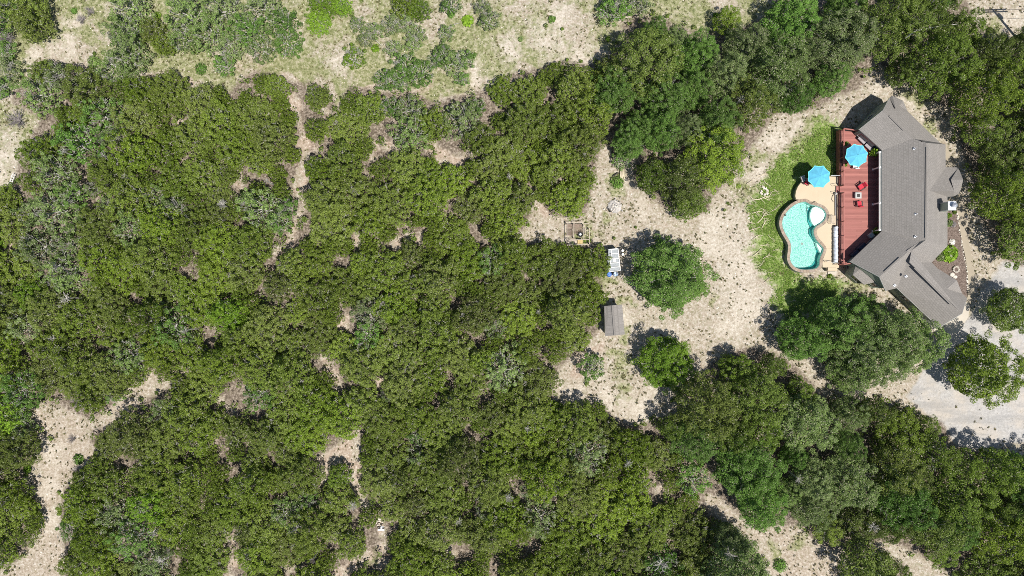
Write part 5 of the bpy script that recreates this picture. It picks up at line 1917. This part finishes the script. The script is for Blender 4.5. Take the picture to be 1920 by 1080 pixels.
# --- the woods: dart throwing in photo pixels, crowns keep clear of the open ground
gx, gy = np.meshgrid(np.arange(-210, 2130, 4.), np.arange(-210, 1290, 4.))
mk = clear_mask(gx, gy)
edge_ = mk & ~(np.roll(mk, 1, 0) & np.roll(mk, -1, 0) & np.roll(mk, 1, 1) & np.roll(mk, -1, 1))
ex, ey = gx[edge_], gy[edge_]
rnd = np.random.RandomState(5)


def zone_style(x, y):
    """(kind) from where it stands"""
    n1 = float(vnoise(x, y, 90, 5)) * .6 + float(vnoise(x, y, 35, 6)) * .4
    if x > 1140 and y < 420:
        if x < 1400 and y < 310:
            return 'woak' if n1 > .42 else 'tall'
        if 1430 < x < 1640 and y < 225:
            return 'woak' if n1 > .40 else 'tall'
        return 'tall' if n1 < .64 else 'woak'
    if x > 1640 and y < 520:
        return 'tall' if n1 < .58 else 'woak'
    if x > 1180 and y > 620:
        if math.hypot(x - 1540, y - 850) < 110 or math.hypot(x - 1430, y - 990) < 40 or y > 1000 and 1330 < x < 1450:
            return 'woak'
        if x < 1330 and y > 830:
            return 'juniper' if n1 < .6 else 'oak'
        return 'tall' if n1 < .62 else 'woak'
    if math.hypot(x - 140, y - 375) < 60 or math.hypot((x - 70) / 1.2, y - 190) < 30 or math.hypot(x - 200, y - 225) < 45 or math.hypot(x - 300, y - 350) < 30 or math.hypot(x - 345, y - 395) < 28:
        return 'oak'
    if math.hypot(x - 350, y - 620) < 40 or math.hypot(x - 700, y - 600) < 40 or math.hypot(x - 270, y - 1030) < 45 or math.hypot(x - 140, y - 1000) < 30 or math.hypot(x - 500, y - 740) < 36 or math.hypot(x - 60, y - 770) < 55:
        return 'oak'
    return 'oak' if n1 > .70 else 'juniper'


def blocked(x, y):
    # keep crowns off the things in the wood's rim
    for bx0, by0, bx1, by1 in ((1126, 566, 1180, 634), (1050, 408, 1112, 458), (1143, 458, 1175, 522), (1560, 170, 1820, 620)):
        if bx0 < x < bx1 and by0 < y < by1:
            return True
    return False


placed = [(e[0], e[1], e[2]) for e in EXPL]
hol = np.random.RandomState(23)
HOLLOWS = [(hol.uniform(0, 1920), hol.uniform(130, 1080), hol.uniform(2.5, 7)) for _ in range(330)]   # small dark openings between crowns
HOLA = np.array(HOLLOWS)
new = []
for rmax, rmin, tries in ((62, 48, 2500), (48, 36, 5000), (40, 32, 9000), (32, 26, 14000), (26, 19, 16000), (19, 14, 16000)):
    X = rnd.uniform(-110, 2030, tries)
    Y = rnd.uniform(-110, 1190, tries)
    RR = rnd.uniform(rmin, rmax, tries)
    for x, y, r in zip(X, Y, RR):
        st_ = zone_style(x, y)
        big_ = st_ in ('tall', 'woak')
        if r > (62 if big_ else 40) or (big_ and r < 22):
            continue
        if blocked(x, y):
            continue
        off = not (-r < x < 1920 + r and -r < y < 1080 + r)
        if off and r < 34:
            continue
        a = np.array(placed)
        dd = np.hypot(a[:, 0] - x, a[:, 1] - y)
        if (np.hypot(HOLA[:, 0] - x, HOLA[:, 1] - y) < HOLA[:, 2] + r * .80).any():
            continue
        k = .72 if big_ else (.69 if r > 19 else .74)
        if (dd < k * (a[:, 2] + r)).any():
            continue
        de = np.hypot(ex - x, ey - y).min()
        ix, iy = int((x + 210) / 4), int((y + 210) / 4)
        if mk[iy, ix] or de < r * .84:
            continue
        placed.append((x, y, r))
        new.append((x, y, r, st_))

# landmarks by which a tree can be found, in photo pixels
LM = [(5, 290, "the bare pale soil by the white ladder"), (100, 112, "the pale track's end at the wood"), (250, 140, "the upright meadow clump"), (345, 150, "the pink gap under the meadow thicket"),
      (435, 150, "the pink notch below the meadow thicket"), (550, 190, "the head of the narrow trail"), (572, 275, "the trail's star-shaped fork"), (562, 340, "the trail's wide bend"),
      (543, 455, "the trail's lower end"), (630, 165, "the white caliche scar"), (740, 283, "the forked bare patch"), (835, 293, "the large stony patch"),
      (820, 185, "the pink tongue of meadow"), (940, 145, "the stony meadow's lower rim"), (1090, 112, "the stony meadow's corner"), (668, 455, "the small hourglass bare patch"), (765, 450, "the double bare patch"),
      (445, 345, "the brown ringed patch"), (642, 615, "the oval bare patch"), (620, 705, "the crooked bare strip"), (712, 716, "the shaded bare notch"),
      (422, 768, "the diagonal bare patch"), (250, 740, "the lower track's slanting arm"), (40, 640, "the brown patch near the photo's edge"), (95, 860, "the lower pale track"), (95, 1020, "the lower pale track's foot"),
      (640, 860, "the triangular clearing"), (714, 990, "the metal trough"), (690, 1055, "the pink clearing below the trough"), (548, 1065, "the pink patch on the lower edge"), (435, 1040, "the bare strip on the lower edge"),
      (1020, 400, "the bare bay beside the timber frame"), (1083, 440, "the timber frame"), (1150, 490, "the wire pen"), (1150, 600, "the shed"), (1060, 720, "the pinkish bay below the shed"), (1180, 770, "the yard's lowest corner"),
      (1240, 925, "the tiny pale gap in the lower wood"), (1380, 970, "the stony diagonal track"), (1490, 1040, "the stony triangle on the lower edge"), (1680, 1040, "the pale sliver on the lower edge"), (1780, 800, "the gravel drive's rim"),
      (1165, 320, "the heap of poles"), (1290, 405, "the big wood's tip over the yard"), (1440, 230, "the yard's upper arm"), (1640, 115, "the gap above the house"), (1720, 175, "the roof's upper tip"), (1815, 350, "the entry gable"),
      (1880, 70, "the utility pole's shadow"), (1365, 60, "the free-standing juniper"), (1160, 70, "the big wood's meadow corner"), (1550, 740, "the path between the two dark groups"), (1310, 700, "the bright round yard tree"), (1830, 850, "the drive's lower shade"),
      (850, 560, "the centre of the juniper wood"), (900, 830, "the heart of the lower wood"), (280, 560, "the middle of the western wood"), (800, 930, "the shadowy hollow in the lower wood"), (1000, 950, "the pale twiggy spot in the lower wood")]
ORD = ["nearest", "second", "third", "fourth", "fifth", "sixth", "seventh", "eighth", "ninth", "tenth"]
NUM = ["twelve", "one", "two", "three", "four", "five", "six", "seven", "eight", "nine", "ten", "eleven"]
buckets = {}
for i, (x, y, r, st_) in enumerate(new):
    j = min(range(len(LM)), key=lambda q: math.hypot(LM[q][0] - x, LM[q][1] - y))
    a = math.degrees(math.atan2(x - LM[j][0], LM[j][1] - y)) % 360
    ck = int(round(a / 30)) % 12
    sp_ = {'oak': 'oak', 'woak': 'oak', 'juniper': 'juniper', 'tall': 'evergreen'}[st_]
    buckets.setdefault((j, ck, sp_), []).append((math.hypot(LM[j][0] - x, LM[j][1] - y), i))
lab = {}
for (j, ck, sp_), lst in buckets.items():
    for k, (_, i) in enumerate(sorted(lst)):
        lab[i] = f"{sp_}, {ORD[k]} at {NUM[ck]} o'clock from {LM[j][2]}"
SZ = lambda r: "broad" if r > 38 else ("small" if r < 25 else "mid-sized")
small_ = {i for _, i in sorted(((r, i) for i, (x, y, r, q) in enumerate(new) if q == 'juniper'), reverse=True)[288:]}
cnt = {'juniper': 0, 'oak': 0, 'tall': 0, 'woak': 0}
for i, (x, y, r, st_) in enumerate(new):
    cnt[st_] += 1
    rn = random.Random(i * 7 + 3)
    if i in small_:
        continue
    if st_ == 'juniper':
        mt = 'juniper' if rn.random() < .965 else 'bright'
        plant_tree(x, y, r * 1.06, 'juniper', mt, "juniper_tree", hs=rn.uniform(.62, 1.38), label=f"{SZ(r)} {'bright' if mt == 'bright' else 'olive'} {lab[i]}", group="junipers of the western wood")
    elif st_ == 'tall':
        mt = 'juniper_dark' if rn.random() < .8 else 'juniper'
        plant_tree(x, y, r * 1.05, 'tall', mt, "evergreen_tree", hs=rn.uniform(.65, 1.2), label=f"{SZ(r)} dark {lab[i]}", group="dark evergreens around the house yard")
    elif st_ == 'oak':
        mt = 'oak' if rn.random() < .6 else 'oak_green'
        plant_tree(x, y, r * 1.05, 'oak', mt, "oak_tree", hs=rn.uniform(.9, 1.2), label=f"{SZ(r)} grey-green {lab[i]}", group="oaks scattered through the western wood")
    else:
        mt = 'oak' if rn.random() < .5 else 'oak_green'
        plant_tree(x, y, r * 1.05, 'bigoak', mt, "oak_tree", hs=rn.uniform(.8, 1.05), label=f"{SZ(r)} leafy {lab[i]}", group="leafy oaks around the house yard")
# the smallest junipers, past the 300 that show largest, as one mass
pr = PROTO['juniper'][5]
pv = np.empty(len(pr['crown'].vertices) * 3, np.float32)
pr['crown'].vertices.foreach_get("co", pv)
pv = pv.reshape(-1, 4, 3)
acc_ = []
rs_ = np.random.RandomState(41)
for i in sorted(small_):
    x, y, r, _ = new[i]
    p = P(x, y, 2.6)
    sc = r * 1.06 * H / FP / pr['R']
    sel = pv[rs_.rand(len(pv)) < .42 * sc + .12]
    cen = sel.mean(1, keepdims=True)
    a_ = rs_.rand() * 6.28
    hs_ = rs_.uniform(.75, 1.2)
    off = sel - cen
    cc = cen * np.array([sc, sc, sc ** .5 * hs_])
    q = cc + off * .95
    ca, sa_ = math.cos(a_), math.sin(a_)
    q = np.stack([q[..., 0] * ca - q[..., 1] * sa_ + p.x, q[..., 0] * sa_ + q[..., 1] * ca + p.y, q[..., 2]], -1)
    acc_.append(q.reshape(-1, 3))
v = np.concatenate(acc_)
me_ = np_mesh("young_juniper_thicket", v, np.arange(len(v)).reshape(-1, 4), 'juniper', 4)
o = bpy.data.objects.new("young_juniper_thicket", me_)
COL.objects.link(o)
props(o, "small young junipers filling the wood between the larger crowns", "thicket", kind="stuff")
print("TREES", len(EXPL), cnt, len(small_), len(v) // 4)

# ------------------------------------------------------------------ dead grey bushes and fallen wood
def dead_mesh(seed, R, Hc, dense=34, thin=.012):
    rn = random.Random(seed)
    mb = MB()
    for k in range(dense):
        a = rn.uniform(0, 6.28)
        l = R * rn.uniform(.5, 1.0)
        e = Vector((math.cos(a) * l, math.sin(a) * l, Hc * rn.uniform(.25, 1.0)))
        m_ = e * .5 + Vector((rn.uniform(-.1, .1), rn.uniform(-.1, .1), .12 * Hc))
        mb.tube([(0, 0, 0), m_, e], [thin * 3.2, thin * 2, thin], 3, False)
        for j in range(5):
            f = rn.uniform(.4, 1)
            s = Vector((0, 0, 0)).lerp(e, f)
            q = s + Vector((rn.uniform(-.4, .4), rn.uniform(-.4, .4), rn.uniform(-.05, .3))) * R * .6
            mb.tube([s, q], [thin * 1.2, thin * .6], 3, False)
    return mb


DM = []
for i in range(4):
    mb = dead_mesh(60 + i, 1.4, 1.3, 38 if i < 2 else 16, .013 if i < 2 else .022)
    me_ = bpy.data.meshes.new("branches")
    me_.from_pydata(mb.v, [], mb.f)
    me_.materials.append(M['dead'] if i % 2 else M['deadpurple'])
    DM.append(me_)
DEADS = [(8, 68, 26, 0, "dead mauve-grey bush at the edge between two small oaks"), (32, 225, 24, 0, "dead mauve-grey bush beside the bare pale soil"), (150, 35, 12, 0, "dead mauve twigs on the pale upper track, lower of two"), (166, 20, 12, 0, "dead mauve twigs on the pale upper track, upper of two"),
         (140, 885, 11, 0, "dead mauve bush on the lower pale track, nearest the low shrub"), (132, 825, 10, 0, "dead mauve twigs on the lower pale track near its bend"), (138, 755, 15, 0, "dead mauve bush where the slanting arm meets the track"),
         (415, 383, 15, 1, "white-grey dead tree below the brown ringed patch"), (452, 378, 11, 1, "second white-grey dead tree below the brown ringed patch"), (498, 338, 9, 3, "dead grey branches beside the trail's wide bend"),
         (115, 283, 13, 3, "grey dead branches inside the oak patch near the ladder"), (665, 360, 9, 1, "grey dead crown in the juniper wood right of the trail".replace(" right of", " past")), (600, 372, 10, 3, "grey dead twigs just off the trail"),
         (100, 500, 18, 3, "long grey dead crown in the western wood"), (270, 955, 20, 3, "heap of dark dead branches in the lower western wood"), (150, 962, 20, 3, "white bare-branched tree near the lower pale track"),
         (285, 1000, 16, 3, "grey dead crown with dark hollow in the lower western wood"), (300, 1055, 22, 3, "bare white branches on the lower edge of the western wood"), (550, 990, 18, 1, "grey dead crown beside the lower wood's dark hollow"),
         (585, 1052, 10, 0, "grey dead twigs beside the pink patch on the lower edge"), (660, 950, 14, 1, "pale grey crown beside the trail below the triangular clearing"), (955, 935, 14, 1, "white-grey dead crown in the lower wood"),
         (1240, 1060, 22, 3, "bare grey branches on the lower edge near the stony track"), (1370, 1040, 22, 3, "bare grey oak on the lower edge by the stony track"), (345, 620, 10, 3, "white twiggy spot in the middle western wood"),
         (95, 635, 10, 3, "dead white branch beside the brown edge patch"), (120, 560, 18, 3, "bare arching white branches in the western wood"), (105, 655, 14, 3, "grey dead twigs under the brown edge patch"),
         (255, 60, 12, 1, "grey dead centre of the upright meadow clump"), (420, 95, 11, 1, "grey dead patch inside the large meadow thicket"), (485, 45, 14, 3, "white lichened branches in the large meadow thicket"), (1730, 40, 16, 3, "grey dead limbs in the wood above the house"),
         (990, 805, 12, 3, "dead grey twigs in the lower wood near the yard"), (1390, 185, 12, 3, "pale dead limbs inside the big wood"), (1880, 790, 1, 3, None), (690, 600, 12, 3, "grey bare twigs near the oval bare patch"), (955, 330, 10, 3, "pale dead twigs in the wood near the bare bay"),
         (1180, 870, 12, 3, "dead grey branches in the wood below the yard"), (740, 160, 10, 3, "white twisted branches above the juniper wood"), (1010, 585, 9, 3, "dead twigs at the wood's heart near the shed"), (775, 520, 9, 3, "pale dead twigs in the centre of the wood"), (1640, 990, 16, 3, "grey dead limbs in the dark lower wood"), (1500, 900, 14, 3, "grey dead limbs under the leafy lower oaks"), (230, 330, 10, 3, "dark dead twigs in the western wood"),
         (190, 290, 9, 3, "dead twigs west of the brown ringed patch"), (1655, 660, 12, 3, "pale bare limbs in the broad oak by the house"), (860, 980, 12, 3, "dead twigs in the shadowy lower hollow")]
rn = random.Random(77)
for px, py, r, k, lb in DEADS:
    if lb is None:
        continue
    inwood = not bool(clear_mask(np.array([px]), np.array([py]))[0])
    h = (3.3 if px < 1180 else 5.2) if inwood else 0.0
    o = bpy.data.objects.new("dead_bush" if not inwood else "dead_tree", None)
    COL.objects.link(o)
    p = P(px, py, h + .6)
    o.location = (p.x, p.y, 0)
    s = r * H / FP / 1.4 * (.72 if inwood else 1)
    o.rotation_euler = (0, 0, rn.uniform(0, 6.28))
    b = bpy.data.objects.new("branches", DM[k])
    COL.objects.link(b)
    b.parent = o
    b.location = (0, 0, h)
    b.scale = (s, s, max(.6, s))
    if inwood:
        tb = MB().tube([(0, 0, -.1), (.1, .05, h * .5), (0, 0, h + .1)], [.12, .1, .06], 6)
        tme = bpy.data.meshes.new("trunk"); tme.from_pydata(tb.v, [], tb.f); tme.materials.append(M['dead'])
        tt = bpy.data.objects.new("trunk", tme); COL.objects.link(tt); tt.parent = o
    props(o, lb, "dead bush" if not inwood else "dead tree")

# fallen, cut pale branches on the grass beyond the pool
def branch_mesh(seed):
    rn = random.Random(seed)
    mb = MB()
    L_ = 1.0
    pts = [Vector((0, 0, .05)), Vector((.35, rn.uniform(-.08, .08), .08)), Vector((.7, rn.uniform(-.1, .1), .07)), Vector((1.0, rn.uniform(-.15, .15), .06))]
    mb.tube(pts, [.028, .022, .016, .007], 5)
    for k in range(5):
        f = rn.uniform(.25, .9)
        s = pts[0].lerp(pts[3], f)
        a = rn.choice([-1, 1]) * rn.uniform(.4, 1.1)
        l = rn.uniform(.2, .5)
        e = s + Vector((math.cos(a) * l, math.sin(a) * l, .04))
        mb.tube([s, e], [.012, .004], 4, False)
    me_ = bpy.data.meshes.new("fallen_branch")
    me_.from_pydata(mb.v, [], mb.f)
    me_.materials.append(M['cutwood'])
    return me_


BMs = [branch_mesh(i) for i in range(5)]
rn = random.Random(13)
FB = [(1418, 330, 1.6, .1), (1432, 338, 1.2, -.9), (1440, 372, 1.4, .9), (1412, 375, 2.2, .25), (1405, 366, 1.3, -.8), (1425, 390, 1.0, -.6), (1447, 395, 1.2, .5), (1410, 400, 1.6, .1), (1420, 418, 2.0, .9), (1405, 432, 1.4, .4),
      (1428, 428, 1.5, 1.0), (1440, 440, 1.0, -.9), (1410, 450, 1.5, .5), (1425, 460, 1.2, .1), (1412, 480, 1.5, .8), (1430, 485, 1.3, .4), (1420, 500, 1.2, .6), (1440, 510, 1.0, -.3), (1432, 530, 1.2, .7), (1400, 345, 1.2, .7),
      (1450, 355, .9, -.7), (1437, 320, 1.0, .3), (1465, 555, 1.0, .6), (1480, 565, .9, .2), (1400, 415, 1.1, -.2), (1450, 470, .9, .2)]
FBR = {i: k for k, i in enumerate(sorted(range(len(FB)), key=lambda q: FB[q][1]))}
BD = ["beside the white rock ring", "on the sparse grass", "towards the pool side", "towards the bare yard"]
for i, (px, py, l, a) in enumerate(FB):
    o = bpy.data.objects.new("fallen_branch", BMs[i % 5])
    COL.objects.link(o)
    p = P(px, py, 0)
    o.location = (p.x, p.y, 0)
    o.rotation_euler = (0, 0, a)
    o.scale = (l, l, 1.3)
    props(o, f"{CARD(FBR[i])} pale cut branch on the grass, counted down from the umbrella side", "branch", "cut branches on the grass beyond the pool")
q = Thing("fallen_limb", "long pale bare limb lying over the wood above the house", "branch", tuple(P(1740, 58, 0)))
q.part("limb", MB().tube([P(1697, 72, 5.4), P(1718, 57, 6.2), P(1750, 51, 6.3), P(1795, 45, 6.0)], [.05, .09, .06, .03], 6), 'dead')
q.part("trunk", MB().tube([P(1718, 57, 6.1), Vector((*P(1718, 57, 6.1)[:2], 0))], [.08, .14], 6), 'dead')
single("fallen_branch", MB().tube([P(850, 47, .3), P(856, 44, .5), P(863, 43, .2)], [.05, .04, .02], 5), 'dead', "curved grey branch beside the lone meadow oak", "branch")
single("fallen_branch", MB().tube([P(700, 72, .3), P(708, 78, .35), P(716, 86, .2)], [.06, .05, .02], 5), 'dead', "grey branch lying inside the loose oak ring", "branch")

# ------------------------------------------------------------------ ground cover (uncountable)
def scatter(name, N_, accept, mat, label, blades_, rad, hgt, seed, region=(-40, 1960, -40, 1120), wd=.02, lean=.6):
    rn = np.random.RandomState(seed)
    X = rn.uniform(region[0], region[1], N_)
    Y = rn.uniform(region[2], region[3], N_)
    ok = rn.rand(N_) < accept(X, Y)
    X, Y = X[ok], Y[ok]
    n = len(X)
    s = H / FP
    cx, cy = (X - 960) * s, (540 - Y) * s
    sz = rn.uniform(.55, 1.25, n) ** 1.3
    pi = np.repeat(np.arange(n), blades_)
    m_ = len(pi)
    a = rn.rand(m_) * 6.28
    r = rad * sz[pi] * rn.uniform(.25, 1.0, m_)
    bx_, by_ = cx[pi] + np.cos(a) * r * .25, cy[pi] + np.sin(a) * r * .25
    tx, ty = cx[pi] + np.cos(a) * r * (1 + lean * .2), cy[pi] + np.sin(a) * r * (1 + lean * .2)
    tz_ = hgt * sz[pi] * rn.uniform(.3, 1.0, m_)
    w_ = wd * sz[pi] * rn.uniform(.7, 1.4, m_)
    px_, py_ = -np.sin(a) * w_, np.cos(a) * w_
    v = np.stack([np.stack([bx_ - px_, by_ - py_, np.full(m_, -.03)], -1), np.stack([bx_ + px_, by_ + py_, np.full(m_, -.03)], -1), np.stack([tx, ty, tz_], -1)], 1).reshape(-1, 3)
    me_ = np_mesh(name, v, np.arange(m_ * 3).reshape(-1, 3), mat, 3)
    o = bpy.data.objects.new(name, me_)
    COL.objects.link(o)
    props(o, label, "ground cover", kind="stuff")
    return n


HS = [(1574, 243), (1608, 246), (1611, 243), (1656, 207), (1673, 179), (1693, 189), (1763, 268), (1797, 314), (1806, 337), (1800, 362), (1829, 535), (1822, 600), (1760, 614), (1682, 540), (1594, 490), (1574, 497)]
TRP = [c3(a, b) for a, b in [(357, 438), (352, 380), (398, 308), (470, 268), (668, 270), (668, 955), (545, 975), (375, 975), (290, 900), (290, 780), (225, 650), (230, 560), (300, 470)]]


def free(X, Y):
    f = np.ones(X.shape, bool)
    for poly in (HS, TRP, [(1128, 566), (1174, 566), (1176, 634), (1128, 634)]):
        f &= ~inside(poly, X, Y)
    return f


def acc_tuft(X, Y):
    z_, cm_ = zones(X, Y)
    d = .12 + 1.25 * np.clip(vnoise(X, Y, 38, 8) * .6 + vnoise(X, Y, 15, 9) * .6 - .38, 0, 1)
    d = d ** 1.3
    d *= (1 - z_['gravel'] * .93) * (1 - z_['lush'] * .8) * (1 - .75 * z_['white'] * (vnoise(X, Y, 25, 11) > .2))
    return d * cm_ * free(X, Y)


def acc_dry(X, Y):
    z_, cm_ = zones(X, Y)
    return np.clip(z_['dry'] * 1.1 - .1, 0, 1) * cm_ * free(X, Y)


def acc_lush(X, Y):
    z_, cm_ = zones(X, Y)
    return np.clip(z_['lush'] * (.25 + 1.3 * vnoise(X, Y, 14, 12)) - .25, 0, 1) * free(X, Y)


def acc_rock(X, Y):
    z_, cm_ = zones(X, Y)
    return (.05 + .95 * np.clip(vnoise(X, Y, 30, 13) * 1.6 - .6, 0, 1)) * cm_ * free(X, Y) * (1 - z_['lush']) * (1 - .8 * z_['gravel'])


n1 = scatter("weed_tufts", 60000, acc_tuft, 'drytuft', "small olive weed tufts dotting the bare soil", 10, .17, .13, 1, wd=.05)
n2 = scatter("meadow_grass", 60000, acc_dry, 'meadow', "thin yellowish grass over the meadow and yard rims", 6, .16, .16, 2, wd=.03)
n3 = scatter("lawn_grass", 60000, acc_lush, 'lush', "lush green grass around the pool", 6, .15, .11, 3, region=(1390, 1610, 240, 620), wd=.035)
print("SCATTER", n1, n2, n3)
# loose stones: small squashed tetra-like pebbles
rn_ = np.random.RandomState(9)
X = rn_.uniform(-40, 1960, 60000); Y = rn_.uniform(-40, 1120, 60000)
ok = rn_.rand(60000) < acc_rock(X, Y) * .55
X, Y = X[ok], Y[ok]
n = len(X)
cx, cy = (X - 960) * H / FP, (540 - Y) * H / FP
sz = rn_.uniform(.03, .085, n) * (1 + (rn_.rand(n) > .97) * 1.0)
a0 = rn_.rand(n) * 6.28
vv = []
for k in range(5):
    a = a0 + k * math.tau / 5
    q = sz * rn_.uniform(.7, 1.2, n)
    vv.append(np.stack([cx + np.cos(a) * q, cy + np.sin(a) * q, np.full(n, -.05)], -1))
vv.append(np.stack([cx, cy, sz * .7], -1))
v = np.stack(vv, 1).reshape(-1, 3)
b = (np.arange(n) * 6)[:, None, None]
tri = np.array([[k, (k + 1) % 5, 5] for k in range(5)])[None]
me_ = np_mesh("loose_stones", v, (b + tri).reshape(-1, 3), 'stones', 3)
o = bpy.data.objects.new("loose_stones", me_)
COL.objects.link(o)
props(o, "pale loose limestone pebbles on the open soil", "ground cover", kind="stuff")

# understorey scrub beneath and between the crowns, too dense to count
def acc_scrub(X, Y):
    c0 = clear_mask(X, Y)
    nb = np.zeros(X.shape, bool)
    for dx, dy in ((9, 0), (-9, 0), (0, 9), (0, -9)):
        nb |= ~clear_mask(X + dx, Y + dy)
    md = inside(MEADOW, X, Y)
    return np.where(c0, np.where(nb, .40, np.where(md, .16 * (vnoise(X, Y, 30, 31) > .45), .012)), .85) * free(X, Y) * (1 - soft(GRAVEL, X, Y, 4))


rn_ = np.random.RandomState(19)
Nn = 5200
X = rn_.uniform(-60, 1980, Nn); Y = rn_.uniform(-60, 1140, Nn)
ok = rn_.rand(Nn) < acc_scrub(X, Y)
X, Y = X[ok], Y[ok]
n = len(X)
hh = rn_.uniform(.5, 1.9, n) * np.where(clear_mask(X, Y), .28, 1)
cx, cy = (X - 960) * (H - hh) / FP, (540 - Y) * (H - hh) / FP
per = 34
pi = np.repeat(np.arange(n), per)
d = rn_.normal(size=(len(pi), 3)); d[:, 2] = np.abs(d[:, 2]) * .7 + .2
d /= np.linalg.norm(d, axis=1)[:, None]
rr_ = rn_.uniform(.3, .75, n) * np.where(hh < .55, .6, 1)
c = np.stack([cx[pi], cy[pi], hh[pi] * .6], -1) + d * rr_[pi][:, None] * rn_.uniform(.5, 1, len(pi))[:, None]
v = leaf_quads(rn_, c, d, rn_.uniform(.06, .12, len(pi)), 1.3)
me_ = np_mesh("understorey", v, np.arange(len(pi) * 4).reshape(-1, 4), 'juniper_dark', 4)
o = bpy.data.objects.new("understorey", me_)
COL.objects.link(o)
props(o, "low dark scrub filling the gaps under the trees", "undergrowth", kind="stuff")
